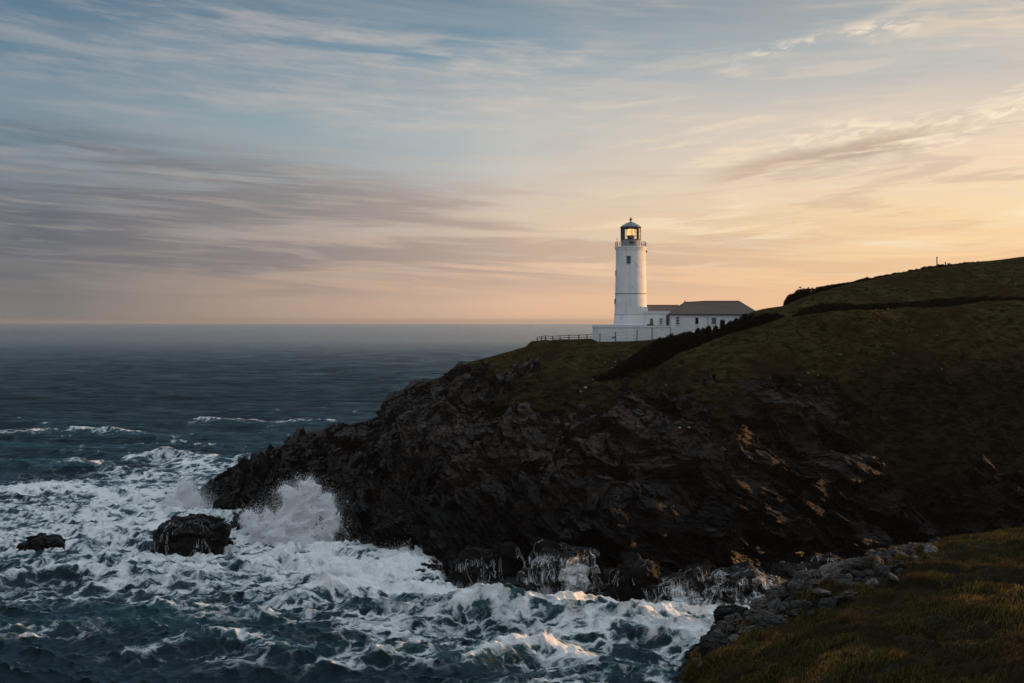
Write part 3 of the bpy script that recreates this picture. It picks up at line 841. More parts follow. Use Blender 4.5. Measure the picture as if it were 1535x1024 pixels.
def splash(name, blobs, n, seed, label, size=(.05, .17), soft=.5, jets=0, cat='splash', group=None, thr=.0, billow=.9, mist=.28):
    """blobs: (px, py, depth, radius in px, weight); droplets gather in billows, thin out towards the edge"""
    rg = np.random.default_rng(seed)
    C_ = np.array([P(b[0], b[1], b[2]) for b in blobs]); Rr = np.array([b[3] * b[2] / F for b in blobs]); W = np.array([b[4] for b in blobs]) * Rr ** 2.4
    k = rg.choice(len(blobs), n * 2, p=W / W.sum())
    dr = rg.normal(size=(n * 2, 3)); dr /= np.linalg.norm(dr, axis=1, keepdims=True)
    u = rg.random(n * 2) ** soft
    pts = C_[k] + dr * (Rr[k] * u)[:, None] * np.array([1, .75, 1])
    # drag droplets into fractal billows and streaks
    wv = np.stack([fbm(pts * .28, 3, seed + 1), fbm(pts * .28, 3, seed + 2), fbm(pts * .28, 3, seed + 3)], 1)
    wv2 = np.stack([fbm(pts * 1.1, 3, seed + 4), fbm(pts * 1.1, 3, seed + 5), fbm(pts * 1.1, 3, seed + 6)], 1)
    dens = fbm(pts * np.array([.55, .55, .42]), 5, seed + 7, .6)
    keep = dens + .35 * (1 - u) > thr + rg.normal(0, .06, n * 2)
    pts = pts + wv * billow * 2.2 + wv2 * billow * .9
    pts = pts[keep][:n]; u = u[keep][:n]
    sz = rg.uniform(size[0], size[1], len(pts)) * (1.15 - .75 * u)
    if jets:
        J = []
        for _ in range(jets):
            kk = rg.choice(len(blobs), p=W / W.sum())
            ang = rg.normal(0, .55)
            dirv = np.array([math.sin(ang), rg.normal(0, .25), math.cos(ang)]); L = Rr[kk] * rg.uniform(1.0, 2.1)
            m = 90
            tt = rg.random(m) ** .8
            q = C_[kk] + dirv * (tt * L)[:, None] + rg.normal(size=(m, 3)) * (.10 + .35 * tt)[:, None] + np.array([0, 0, -1]) * ((tt ** 2) * L * .15)[:, None]
            J.append(q)
        J = np.concatenate(J); pts = np.concatenate([pts, J]); sz = np.concatenate([sz, rg.uniform(size[0] * .45, size[1] * .45, len(J))])
    if mist:
        m_ = int(n * mist); k = rg.choice(len(blobs), m_, p=W / W.sum()); dr = rg.normal(size=(m_, 3)) * .62
        q = C_[k] + dr * Rr[k][:, None] * np.array([1.15, .8, 1.05]) + np.array([.0, 0, .25]) * Rr[k][:, None]
        q = q[q[:, 2] > .3]
        pts = np.concatenate([pts, q]); sz = np.concatenate([sz, rg.uniform(.018, .05, len(q))])
    o = droplets(name, pts, sz, MSPRAY)
    return tag(o, label, cat, group)


D = 185
splash('wave_splash', [(456, 728, D, 13, .6), (462, 740, D, 18, .8), (425, 744, D, 14, .6), (440, 750, D, 18, .8), (490, 752, D, 14, .6), (516, 775, D - 1, 14, .6), (447, 766, D, 26, 1), (482, 770, D - 1, 24, 1), (432, 792, D - 2, 30, 1), (470, 800, D - 3, 32, 1.1), (506, 790, D - 2, 20, .8), (500, 815, D - 4, 28, 1),
                        (415, 816, D - 5, 28, 1), (535, 822, D - 6, 22, .9), (450, 832, D - 8, 30, 1), (500, 838, D - 9, 24, .9), (398, 772, D + 1, 14, .5), (372, 776, D + 3, 14, .5), (560, 838, D - 12, 18, .8), (585, 842, D - 16, 14, .7), (385, 792, D - 2, 24, .3), (545, 806, D - 3, 22, .3), (612, 842, D - 20, 18, .35), (480, 850, D - 12, 20, .7)],
       240000, 101, 'tall white plume of spray bursting against the cliff', jets=130, thr=-.06, size=(.06, .19))
splash('wave_splash', [(279, 746, 212, 20, 1), (262, 762, 211, 20, 1), (290, 766, 210, 23, 1), (314, 772, 208, 17, .8), (272, 782, 207, 25, 1), (244, 784, 206, 16, .7), (280, 732, 213, 13, .6), (300, 788, 207, 20, .8)],
       150000, 202, 'smaller fan of spray rising off the seaward tip', jets=16, size=(.05, .15), thr=-.05)
splash('breaking_crest', [(590, 845, 165, 14, 1), (615, 852, 163, 14, 1), (640, 860, 161, 13, 1), (570, 848, 166, 12, .8), (655, 866, 158, 9, .6)], 45000, 303, 'white surf heaping up where a wave runs along the cliff', jets=14, size=(.04, .14))
splash('breaking_crest', [(455, 874, 157, 10, .8), (480, 868, 157, 13, 1), (505, 864, 158, 13, 1), (530, 868, 157, 12, 1), (556, 874, 156, 10, .8), (580, 874, 156, 9, .7)], 34000, 404, 'torn white crest of the breaking wave in front of the cliff', size=(.04, .12), jets=10)
splash('breaking_crest', [(790, 968, 126, 9, 1), (812, 964, 126, 10, 1), (835, 970, 125, 9, .9), (770, 974, 125, 7, .6), (860, 978, 124, 7, .5)], 16000, 505, 'small misty crest nearest the viewer', size=(.025, .075), jets=8)
splash('rock_spray', [(1225, 850, 165, 9, 1), (1245, 845, 165, 11, 1), (1265, 842, 165, 10, .8), (1213, 858, 164, 7, .5)], 7000, 606, 'thrown fringe of spray at the cove mouth', size=(.03, .09), jets=26, thr=.12)
splash('rock_spray', [(1165, 860, 163, 9, 1), (1185, 860, 163, 8, .8)], 4000, 707, 'thin spray over the wide ledge', size=(.03, .09), jets=12, thr=.12)
splash('rock_spray', [(340, 776, 206, 11, 1), (322, 770, 207, 9, .8)], 8000, 808, 'wisps of spray clinging to the tip rocks', size=(.03, .10), jets=10, thr=.08)
# ================================================================ buildings
def white_wall_material():
    m, t = material('white_painted_masonry'); p = t.obj()
    blotch = t.noise(p, .35, 6, .6); fine = t.noise(p, 3.0, 6, .65)
    c = t.mix(t.mr(blotch, .35, .7), (.79, .79, .78), (.68, .69, .69))
    c = t.mix(t.m('MULTIPLY', t.mr(fine, .5, .75), .25), c, (.60, .60, .58))
    streak = t.noise(t.mapping(p, (2.2, 2.2, .10)), 1.0, 5, .6)
    c = t.mix(t.m('MULTIPLY', t.mr(streak, .54, .72), .45), c, (.44, .38, .31))
    cw = t.n('ShaderNodeTexNoise', Vector=p, Scale=.8, Detail=5.0)
    pv = t.n('ShaderNodeVectorMath', dict(operation='MULTIPLY_ADD'), i0=cw.outputs['Color'], i1=(1.6, 1.6, 1.6), i2=p).outputs[0]
    cr = t.n('ShaderNodeTexVoronoi', dict(feature='DISTANCE_TO_EDGE'), Vector=t.mapping(pv, (.5, .5, .32)), Scale=.55).outputs[0]
    crack = t.m('MULTIPLY', t.mr(cr, .030, .012), t.mr(t.noise(p, .45, 3), .56, .64))
    c = t.mix(t.m('MULTIPLY', crack, .75), c, (.16, .16, .17))
    course = t.n('ShaderNodeTexBrick', Vector=t.mapping(p, (1, 1, 1), (R(90), 0, 0)), Scale=1.0)
    pr = t.n('ShaderNodeBsdfPrincipled', Base_Color=c, Roughness=.75)
    pr.inputs['Specular IOR Level'].default_value = .25
    b = t.bump(t.noise(p, 1.4, 6, .65), .05, .8)
    t.set(pr.inputs['Normal'], t.bump(t.noise(p, 12, 3, .6), .012, .8, b))
    t.out(pr); return m


MWALL = white_wall_material()
MTRIM = simple('white_trim_paint', (.72, .73, .73), .6, var=.12)
MGREY = simple('grey_painted_render', (.30, .31, .33), .7, var=.25, scale=1.5)
MBAND = simple('weathered_band', (.22, .22, .23), .8, var=.3)
MDARK = simple('dark_green_black_iron', (.018, .021, .022), .45, var=.3)
MRAIL = simple('grey_iron_railing', (.07, .075, .08), .5, var=.3)
MLEAD = simple('weathered_lead_roof', (.13, .145, .155), .42, .4, var=.25, scale=1.2)
MPANE = simple('dark_window_glass', (.012, .014, .017), .06, var=.2, spec=.8)
MSILL = simple('ochre_window_bar', (.42, .34, .22), .6, var=.2)
MPOST = simple('weathered_wood', (.014, .012, .011), .9, var=.35, scale=4)
MWIRE = simple('dull_wire', (.03, .03, .03), .6, var=.2)
MTIMB = simple('dark_stained_door', (.035, .040, .048), .5, var=.3)


def roof_material():
    m, t = material('brown_tiled_roof'); p = t.obj()
    rows = t.n('ShaderNodeTexWave', dict(wave_type='BANDS', bands_direction='Z'), Vector=p, Scale=2.6, Distortion=.6, Detail=2.0).outputs['Fac']
    n = t.noise(p, 1.3, 7, .65); n2 = t.noise(p, .25, 3)
    c = t.mix(n, (.085, .062, .050), (.16, .115, .090))
    c = t.mix(t.m('MULTIPLY', t.mr(n2, .5, .7), .6), c, (.10, .095, .085))
    c = t.mix(t.m('MULTIPLY', rows, .22), c, (.05, .038, .032))
    pr = t.n('ShaderNodeBsdfPrincipled', Base_Color=c, Roughness=.85, Normal=t.bump(rows, .04))
    t.out(pr); return m


MROOF = roof_material()


def glass_material():
    m, t = material('lantern_glass')
    fr = t.n('ShaderNodeFresnel', IOR=1.5).outputs[0]
    tr = t.n('ShaderNodeBsdfTransparent', Color=(.93, .95, .94, 1)); gl = t.n('ShaderNodeBsdfGlossy', Color=(1, 1, 1, 1), Roughness=.03)
    t.out(t.n('ShaderNodeMixShader', i0=fr, i1=tr, i2=gl)); return m


def lens_material():
    m, t = material('lens_skylight_glow'); p = t.obj()
    n = t.noise(t.mapping(p, (3, 3, 1)), 1.2, 3)
    pr = t.n('ShaderNodeBsdfPrincipled', Base_Color=(.80, .62, .36, 1), Roughness=.10, Transmission_Weight=.75, IOR=1.45)
    t.set(pr.inputs['Emission Color'], t.mix(n, (1.0, .46, .12), (1.0, .74, .36))); pr.inputs['Emission Strength'].default_value = .5  # emission stands in for sky and sun shining through the glass
    t.out(pr); return m


MGLASS, MLENS = glass_material(), lens_material()
UP = .166
LX, LYY = (945.5 - CX) * UP, 250.0
LZ = 38.95


def lh(py): return (488 - py) * UP


lt = empty('lighthouse', (LX, LYY, LZ))
tag(lt, 'tall white round lighthouse with glazed lantern room on the headland', 'lighthouse')
MB().lathe([(4.45, -.3), (4.42, .15), (4.25, .25), (4.07, lh(471)), (4.02, lh(470.6)), (3.98, lh(460)), (3.86, lh(440)), (3.70, lh(392)), (3.66, lh(377)), (3.70, lh(376)), (3.90, lh(373.6)), (3.92, lh(372.4)), (3.70, lh(372))], 72).build('tower', MWALL, lt, True)
MB().lathe([(4.0, lh(440.6)), (3.90, lh(440.6)), (3.90, lh(439.8)), (3.80, lh(439.8))], 72, cap=False).build('shadow_ring', MBAND, lt, True)
MB().lathe([(4.1, lh(471.5)), (4.13, lh(471.5)), (4.12, lh(471)), (4.0, lh(470.9))], 72, cap=False).build('shadow_ring', MGREY, lt, True)  # grey ring standing in for the shadow line round the tower
MB().lathe([(3.5, lh(372.2)), (3.98, lh(372.0)), (3.98, lh(370.6)), (2.3, lh(370.4))], 64, cap=False).build('gallery_deck', MTRIM, lt, True)
rail = MB()
for k in range(28):
    a = 2 * math.pi * k / 28; x, y = 3.85 * math.cos(a), 3.85 * math.sin(a)
    rail.rod((x, y, lh(370.6)), (x, y, lh(363.2)), .045, n=5)
for z in (lh(363.2), lh(365.5), lh(368)):
    for k in range(56):
        a, b = 2 * math.pi * k / 56, 2 * math.pi * (k + 1) / 56
        rail.rod((3.85 * math.cos(a), 3.85 * math.sin(a), z), (3.85 * math.cos(b), 3.85 * math.sin(b), z), .035, n=5)
rail.build('gallery_railing', MRAIL, lt)
MB().lathe([(2.40, lh(370.5)), (2.40, lh(361.4)), (2.52, lh(361.2)), (2.52, lh(360.4)), (2.0, lh(360.4))], 48, cap=False).build('lantern_base', MGREY, lt, True)
bx = MB()
bx.box(-.55, .1, -2.56, -2.38, lh(366.5), lh(362.6)); bx.box(.25, .62, -2.52, -2.35, lh(366), lh(363.4)); bx.build('vent_plate', MDARK, lt)
# lantern: 12 sided, dark bars, three rows of panes
NS = 8; RL = 2.46
ang = [2 * math.pi * k / NS - math.pi / 2 for k in range(NS)]
lan = MB()
zb, zt = lh(360.4), lh(341.4)
for a in ang: lan.rod((RL * math.cos(a), RL * math.sin(a), zb), (RL * math.cos(a), RL * math.sin(a), zt), .085, n=6)
for i, z in enumerate((zb + .12, zb + (zt - zb) / 3, zb + 2 * (zt - zb) / 3, zt - .12)):
    for k in range(NS):
        a, b = ang[k], ang[(k + 1) % NS]
        lan.rod((RL * math.cos(a), RL * math.sin(a), z), (RL * math.cos(b), RL * math.sin(b), z), .13 if i in (0, 3) else .045, n=6)
lanp = lan.build('lantern_frame', MDARK, lt)
gl = MB()
for k in range(NS):
    a, b = ang[k], ang[(k + 1) % NS]; r = RL - .02
    gl.add([(r * math.cos(a), r * math.sin(a), zb), (r * math.cos(b), r * math.sin(b), zb), (r * math.cos(b), r * math.sin(b), zt), (r * math.cos(a), r * math.sin(a), zt)], [(0, 1, 2, 3)])
gl.build('glazing', MGLASS, lanp)
def facet(k, r, z0, z1):
    a, b = ang[k], ang[(k + 1) % NS]
    return [(r * math.cos(a), r * math.sin(a), z0), (r * math.cos(b), r * math.sin(b), z0), (r * math.cos(b), r * math.sin(b), z1), (r * math.cos(a), r * math.sin(a), z1)]


MB().add(facet(6, RL - .10, zb, zt) + facet(6, RL - .16, zb, zt), [(0, 1, 2, 3), (7, 6, 5, 4), (0, 4, 5, 1), (2, 6, 7, 3)]).build('dark_reflection_panel', MDARK, lanp)  # dark sheet added where the left glass mirrors the dark sea
mc, tcu = material('golden_sun_glint')  # sheet added behind the right pane to give its golden sun glint
fold = tcu.n('ShaderNodeTexWave', Vector=tcu.obj(), Scale=2.0, Distortion=1.0).outputs['Fac']
cc = tcu.mix(fold, (.80, .50, .14), (.92, .64, .24))
tcu.out(tcu.n('ShaderNodeMixShader', i0=.25, i1=tcu.n('ShaderNodeBsdfDiffuse', Color=cc), i2=tcu.n('ShaderNodeBsdfTranslucent', Color=cc)))
MB().add(facet(1, RL - .06, zb + .15, zt - .1), [(0, 1, 2, 3)]).build('sun_glint_sheet', mc, lanp)
prof = [(.55, zb + 1.15)]
for i in range(14):
    z = zb + 1.2 + i * .115; r = .92 - .0035 * (i - 6.5) ** 2
    prof += [(r - .06, z), (r, z + .05)]
prof += [(.5, zb + 2.85)]
MB().lathe(prof, 24).build('lens', MLENS, lt, True)
MB().lathe([(1.05, zb - .5), (1.05, zb + .25), (.85, zb + .4), (.85, zb + 1.0), (.95, zb + 1.15)], 20).build('lens_pedestal', MDARK, lt, True)
MB().lathe([(2.42, lh(341.6)), (2.62, lh(341.2)), (2.66, lh(340.2)), (2.50, lh(339.6)), (1.95, lh(337.2)), (1.2, lh(334.6)), (.45, lh(332.9)), (.16, lh(332.2))], 12).build('lantern_roof', MLEAD, lt)
MB().lathe([(.17, lh(332.4)), (.13, lh(330.6)), (.36, lh(329.6)), (.40, lh(328.8)), (.33, lh(327.9)), (.12, lh(327.3)), (.10, lh(326.4)), (.02, lh(324.9))], 14).build('finial', MDARK, lt, True)
MB().rod((-3.5, -.9, lh(371)), (-3.5, -.9, lh(356.5)), .06).build('aerial', MRAIL, lt)
lp = MB(); lp.rod((3.86, -.5, lh(376.2)), (3.86, -.5, lh(378.6)), .22, .18, 8); lp.rod((3.5, -.4, lh(376)), (3.9, -.5, lh(376)), .06); lp.build('fog_lamp', MDARK, lt)


def window(parent, x, y, z0, z1, wd, bars=1, glass=None, rot=0.0, frame=.09, mat=None):
    """a sash window standing 4 cm proud of the wall face at y (facing -y), its frame, panes and bars"""
    wn = MB(); e = frame; h0, h1 = z0, z1
    wn.box(-wd / 2, -wd / 2 + e, -.06, .10, h0, h1); wn.box(wd / 2 - e, wd / 2, -.06, .10, h0, h1)
    wn.box(-wd / 2 + e, wd / 2 - e, -.06, .10, h1 - e, h1); wn.box(-wd / 2 + e, wd / 2 - e, -.06, .10, h0, h0 + e)
    o = wn.build('window', mat or MTRIM, parent); o.location = (x, y, 0); o.rotation_euler = (0, 0, rot)
    pn = MB().box(-wd / 2 + e, wd / 2 - e, 0, .05, h0 + e, h1 - e).build('pane', glass or MPANE, o)
    if bars:
        for i in range(bars):
            zz = h0 + (h1 - h0) * (.36 if bars == 1 else (i + 1) / (bars + 1))
            MB().box(-wd / 2 + e, wd / 2 - e, -.04, .03, zz - .05, zz + .05).build('sash_bar', MSILL if bars == 1 else MTRIM, o)
    MB().box(-wd / 2 - .08, wd / 2 + .08, -.16, .06, h0 - .12, h0 - .002).build('sill', MTRIM, o)
    return o


window(lt, -.92, -3.60, lh(396.5), lh(385), .98, 1, frame=.06, mat=MDARK, rot=-.25)
for zz in (413, 455):
    window(lt, -3.80 if zz < 430 else -4.02, -.4, lh(zz), lh(zz - 7), .8, 0, rot=R(-90), mat=MDARK)

# ---- white terrace wall under the tower
pl = empty('terrace_block', (29, 243, 34))
tag(pl, 'low white walled terrace under the lighthouse tower', 'terrace wall')


def rounded_rect(x0, x1, y0, y1, r, n=6):
    pts = []
    for cx, cy, a0 in ((x0 + r, y0 + r, 180), (x1 - r, y0 + r, 270), (x1 - r, y1 - r, 0), (x0 + r, y1 - r, 90)):
        pts += [(cx + r * math.cos(R(a0 + 90 * i / n)), cy + r * math.sin(R(a0 + 90 * i / n))) for i in range(n + 1)]
    return pts


def prism(pts, z0, z1):
    n = len(pts)
    return [(x, y, z0) for x, y in pts] + [(x, y, z1) for x, y in pts], [(i, (i + 1) % n, n + (i + 1) % n, n + i) for i in range(n)] + [tuple(range(n))[::-1], tuple(range(n, 2 * n))]


ZT = 38.97
MB().add(*prism(rounded_rect(20.75 - 29, 38.4 - 29, 0, 17, .9), -1.5, ZT - 34 - .45)).build('wall', MWALL, pl)
MB().add(*prism(rounded_rect(20.55 - 29, 38.6 - 29, -.2, 17.2, 1.1), ZT - 34 - .448, ZT - 34 - .12)).build('coping', MTRIM, pl)
MB().add(*prism(rounded_rect(20.75 - 29, 38.4 - 29, 0.02, 17, .9), ZT - 34 - .118, ZT - 34 + .02)).build('terrace_floor', MGREY, pl)
vb = MB(); vb.box(-4.9, -4.0, -.06, .05, 1.95, 2.25).build('vent_plate', MDARK, pl)
vb = MB(); vb.box(3.8, 5.3, .4, 1.2, ZT - 34 + .03, ZT - 34 + .38).build('roof_hatch', MDARK, pl)

# ---- link building between tower and cottage
lk = empty('link_building', (32, 247, 39))
tag(lk, 'small white flat-fronted building joining the lighthouse tower to the cottage', 'building')
s = .164


def lx(px): return (px - CX) * s - 32


def lz(py): return (HY - py) * s + 1.0


MB().box(lx(963), lx(1004.6), 0, 6.5, -3.2, lz(467.6)).build('wall', MWALL, lk)
MB().box(lx(962.6), lx(1004.9), -.10, .35, lz(467.6) + .003, lz(466.4)).build('parapet', MTRIM, lk)
gb = []
for i in range(9): gb.append((lx(968) + .62 * math.cos(math.pi * i / 8), lz(463.2) + .55 * math.sin(math.pi * i / 8)))
gp = [(lx(964.4), lz(466.3)), (lx(971.8), lz(466.3))] + gb
n = len(gp)
MB().add([(x, .36, z) for x, z in gp] + [(x, .75, z) for x, z in gp], [tuple(range(n)), tuple(range(n, 2 * n))[::-1]] + [(i, n + i, n + (i + 1) % n, (i + 1) % n) for i in range(n)]).build('gable', MWALL, lk)
rf = MB(); x0, x1 = lx(969.5), lx(1021); ye, yr = .8, 4.0; z0, z1 = lz(466.5), lz(457.4)
rf.add([(x0, ye, z0), (x1, ye, z0), (x1, yr, z1), (x0, yr, z1), (x0, 7.2, z0), (x1, 7.2, z0)], [(0, 1, 2, 3), (3, 2, 5, 4), (0, 3, 4), (1, 5, 2)]); rf.build('roof', MROOF, lk)
MB().rod((x0, yr, z1 + .03), (x1, yr, z1 + .03), .11).build('ridge_tiles', MROOF, lk)
MB().box(lx(963.02), lx(1000), -.055, -.002, lz(471.2), lz(470.4)).build('shadow_ring', MGREY, lk)
window(lk, lx(976.8), -.045, lz(488.5), lz(477), .92, 0, frame=.07)
window(lk, lx(990.6), -.045, lz(486.6), lz(477), .76, 2, frame=.07)
dr = MB().box(lx(998.8), lx(1002.5), -.06, .05, lz(491), lz(472.5)).build('door', MTIMB, lk)
MB().rod((lx(1001.5) - .45, -.10, lz(482)), (lx(1001.5) - .45, -.10, lz(480.8)), .03).build('handle', MRAIL, dr)
MB().rod((lx(1003.6), -.12, -3), (lx(1003.6), -.12, lz(469)), .07).build('downpipe', MDARK, lk)

# ---- keepers' cottage
ct = empty('keepers_cottage', (49, 245, 38))
tag(ct, 'long white single-storey cottage with brown hipped roof beside the lighthouse', 'cottage')
s2 = .1627


def qx(px): return (px - CX) * s2 - 49


def qz(py): return (HY - py) * s2 + 2.0


MB().box(qx(1005.5), qx(1136), 0, 9.6, -3.0, qz(471)).build('wall', MWALL, ct)
E0, E1, ze = qx(1002.6), qx(1139), qz(471)
zr1, zr2 = 6.72, 7.0
rf = MB()
ra, rm, rb = (1026 - CX) * .166 - 49, (1053.6 - CX) * .166 - 49, (1107.5 - CX) * .166 - 49
rf.add([(E0, -.45, ze), (E1, -.45, ze), (E1, 10.05, ze), (E0, 10.05, ze), (ra, 4.8, zr1), (rb, 4.8, zr2), (rm, 4.8, zr2 - .02), (E0, -.45, ze - .16), (E1, -.45, ze - .16), (E1, 10.05, ze - .16), (E0, 10.05, ze - .16)],
       [(0, 1, 5, 6, 4), (1, 2, 5), (2, 3, 4, 6, 5), (3, 0, 4), (7, 8, 1, 0), (8, 9, 2, 1), (9, 10, 3, 2), (10, 7, 0, 3), (10, 9, 8, 7)])
rf.build('roof', MROOF, ct)
rd = MB(); rd.rod((ra, 4.8, zr1 + .03), (rm, 4.8, zr2), .10); rd.rod((rm, 4.8, zr2 + .02), (rb, 4.8, zr2 + .03), .13)
rd.rod((E0, -.45, ze), (ra, 4.8, zr1 + .03), .09); rd.rod((E1, -.45, ze), (rb, 4.8, zr2 + .03), .10); rd.build('ridge_tiles', MROOF, ct)
MB().lathe([(.16, zr1), (.15, zr1 + .35), (.19, zr1 + .36), (.19, zr1 + .42)], 10, (ra + .1, 4.8)).build('vent_pipe', MDARK, ct)
MB().box(E0, E1, -.56, -.453, ze - .20, ze - .03).build('gutter', MDARK, ct)
window(ct, qx(1015.6), -.045, qz(487), qz(475), .96, 2, frame=.07)
window(ct, qx(1044.4), -.045, qz(486.4), qz(475.6), .92, 0, frame=.08)
window(ct, qx(1070), -.045, qz(486.6), qz(475.6), 1.35, 0, frame=.09, glass=simple('grey_shutter_board', (.10, .115, .13), .6))
MB().rod((qx(1061), -.12, -3), (qx(1061), -.12, ze - .2), .08).build('downpipe', MGREY, ct)

# ---- fences
def fence(name, label, pts, hts, rails, radius, mat, rail_r, lean=None):
    e = empty(name, tuple(pts[0])); o0 = np.array(pts[0]); tag(e, label, 'fence')
    tops = []
    for i, (p, h) in enumerate(zip(pts, hts)):
        l = (lean[i] if lean else 0)
        a = p - o0; MB().rod(tuple(a - np.array([0, 0, .5])), tuple(a + np.array([l, 0, h])), radius, radius * .85, 6).build('post', mat, e)
        tops.append((a, h, l))
    for fr in rails:
        m = MB()
        for (a, h, l), (b, h2, l2) in zip(tops[:-1], tops[1:]):
            m.rod(tuple(a + np.array([l * fr, -.03, h * fr])), tuple(b + np.array([l2 * fr, -.03, h2 * fr])), rail_r, n=5)
        m.build('rail' if rail_r > .03 else 'wire', mat if rail_r > .03 else MWIRE, e)
    return e


def gp_(px, Y): x = (px - CX) * Y / F; return np.array([x, Y, ground(x, Y) - .05])


def gtop(px, Y, top): q = gp_(px, Y); return q, (H - (top - HY) * Y / F) - q[2]


def skyline(px):
    m = np.where((np.abs(LPX - px) < 1.6) & (LV[:, 1] < 262) & (LV[:, 1] > 225))[0]
    k = m[np.argmin(LPY[m])]; return LV[k] + np.array([0, .05, -.1])


pts = [skyline(px) for px in (804.5, 809.5, 818.5, 828, 840, 853, 866.5, 879, 892)]
fence('rail_fence', 'low post and rail fence at the cliff edge left of the lighthouse', pts, [1.0, 1.15, 1.2, 1.2, 1.25, 1.3, 1.35, 1.4, 1.6], (.45, .90), .15, MPOST, .075, [-.15, .12, 0, 0, 0, 0, 0, 0, 0])
q = [gtop(px, Y, t) for px, Y, t in [(899, 239.5, 500), (923, 239.5, 497.5), (954.5, 239.5, 494.6), (977.5, 239.5, 491)]]
fence('wire_fence', 'dark post and wire fence in front of the white terrace', [a for a, _ in q], [max(1.3, b) for _, b in q], (.30, .60, .9), .12, MPOST, .018, [.1, -.05, .12, .0])
# ================================================================ near slope: turf, stones
fpx = np.array([880, 960, 1010, 1040, 1090, 1130, 1200, 1290, 1400, 1535, 1700, 1950, 2300], float)
fedge = np.array([1215, 1085, 1026, 986, 935, 914, 882, 846, 816, 797, 782, 770, 760], float)
fY = np.array([26, 30, 32, 34, 38, 40, 44, 48, 52, 56, 60, 64, 68], float)
nearY = np.array([24, 26.5, 28, 27.5, 26, 25, 23, 21.5, 20, 18.5, 17.5, 16.5, 15.5], float)
ncol = []
for px, pe, Ye, Yn in zip(fpx, fedge, fY, nearY):
    ze = H - (pe - HY) * Ye / F; pn = max(1075, pe + 30); zn = H - (pn - HY) * Yn / F
    rows = [(px + (1500 - px) * .0, zn + 1.9, 4.0), (px, zn + .9, Yn * .55), (px, zn, Yn)]
    for f, bulge in ((.33, .35), (.66, .45)):
        rows.append((px, zn + (ze - zn) * f + bulge * .6, Yn + (Ye - Yn) * f))
    rows += [(px, ze, Ye), (px, ze - 1.8, Ye + 3.0), (px, ze - 9, Ye + 7), (px, -3, Ye + 17)]
    ncol.append([(r[2], r[1]) for r in rows])
ftab = np.array(ncol)                                                      # ncol, 9, (Y, z)
fp = np.concatenate([np.linspace(880, 985, 30, endpoint=False), np.arange(985, 1600, 1.5), np.linspace(1602, 2300, 140)])
fc = catmull(fpx, ftab, fp)
fr = np.concatenate([np.linspace(0, 2, 30, endpoint=False), np.linspace(2, 5, 330, endpoint=False), np.linspace(5, 6.2, 80, endpoint=False), np.linspace(6.2, 8, 60)])
fg = catmull(np.arange(9), np.transpose(fc, (1, 0, 2)), fr)
FV = np.stack([(fp[None, :] - CX) * fg[..., 0] / F, fg[..., 0], fg[..., 1]], -1)
FN = grid_normals(FV)
fl_ = FV.reshape(-1, 3)
FR = np.broadcast_to(fr[:, None], FV.shape[:2]); FPX = np.broadcast_to(fp[None, :], FV.shape[:2])
hum = (fbm(fl_ * .35, 4, 201) * .75 + (1 - 2 * np.abs(fbm(fl_ * .9, 3, 203))) * .16 + fbm(fl_ * 2.6, 3, 205) * .08).reshape(FR.shape)
rk = (blocks(fl_ * np.array([.55, .6, 1.1]), 211, .8) * np.interp(fl_[:, 0], [6, 14], [.5, .12]) + blocks(fl_ * np.array([1.6, 1.7, 3.0]), 217, .7) * .30 + blocks(fl_ * np.array([3.6, 3.7, 6.0]), 223, .7) * .14).reshape(FR.shape)
bare = np.maximum(sstep(4.95, 5.25, FR + fbm(fl_ * .5, 3, 219).reshape(FR.shape) * .5), sstep(1080, 1000, FPX + fbm(fl_ * .4, 3, 220).reshape(FR.shape) * 80) * sstep(4.2, 4.9, FR))
FV = FV + FN * (hum * (1 - .6 * bare) * np.where(np.abs(FR - 5) < .6, .55, 1.0) + rk * bare)[..., None]
FN = grid_normals(FV)


def slope_material():
    m, t = material('near_turf_and_soil'); p = t.pos(); b_ = t.attr('bare')
    n = t.noise(p, 1.8, 8, .65); g = t.noise(p, .32, 4, .55)
    turf = t.mix(n, (.006, .0052, .0022), (.022, .018, .007))
    turf = t.mix(t.mr(g, .48, .66), turf, t.mix(n, (.010, .006, .0025), (.032, .019, .0065)))
    rock = t.mix(t.noise(p, 3.0, 8, .65), (.009, .009, .009), (.035, .031, .027))
    c = t.mix(t.mr(b_, .35, .65), turf, rock)
    c = t.mix(t.m('MULTIPLY', t.attr('band'), .8), c, (.006, .0055, .005))
    pr = t.n('ShaderNodeBsdfPrincipled', Base_Color=c, Roughness=.9, Normal=t.bump(t.noise(p, 6, 8, .7), .10))
    pr.inputs['Specular IOR Level'].default_value = .12
    t.out(pr); return m


BAND = np.exp(-((FR - np.interp(FPX, [1000, 1090, 1250, 1400, 1535], [4.62, 4.42, 4.32, 4.72, 4.9])) / np.interp(FPX, [1000, 1090, 1250, 1400, 1535], [.40, .68, .66, .24, .05])) ** 2) * sstep(1450, 1370, FPX)
slope = mesh_np('near_slope', FV.reshape(-1, 3), grid_faces(len(fr), len(fp)), slope_material(), None, True, dict(bare=bare.ravel(), band=BAND.ravel()))
tag(slope, 'near grassy clifftop slope in the lower right corner', kind='structure')


def fsample(u, v):
    """u px, v row -> point, normal, bare"""
    i = np.clip(np.searchsorted(fr, v), 0, len(fr) - 1); j = np.clip(np.searchsorted(fp, u), 0, len(fp) - 1)
    return FV[i, j], FN[i, j], bare[i, j]


def grass_material():
    m, t = material('grass_blades'); c = t.attr('tint', 'Color')
    d1 = t.n('ShaderNodeBsdfDiffuse', Color=c); t2 = t.n('ShaderNodeBsdfTranslucent', Color=c)
    t.out(t.n('ShaderNodeMixShader', i0=.35, i1=d1, i2=t2)); return m


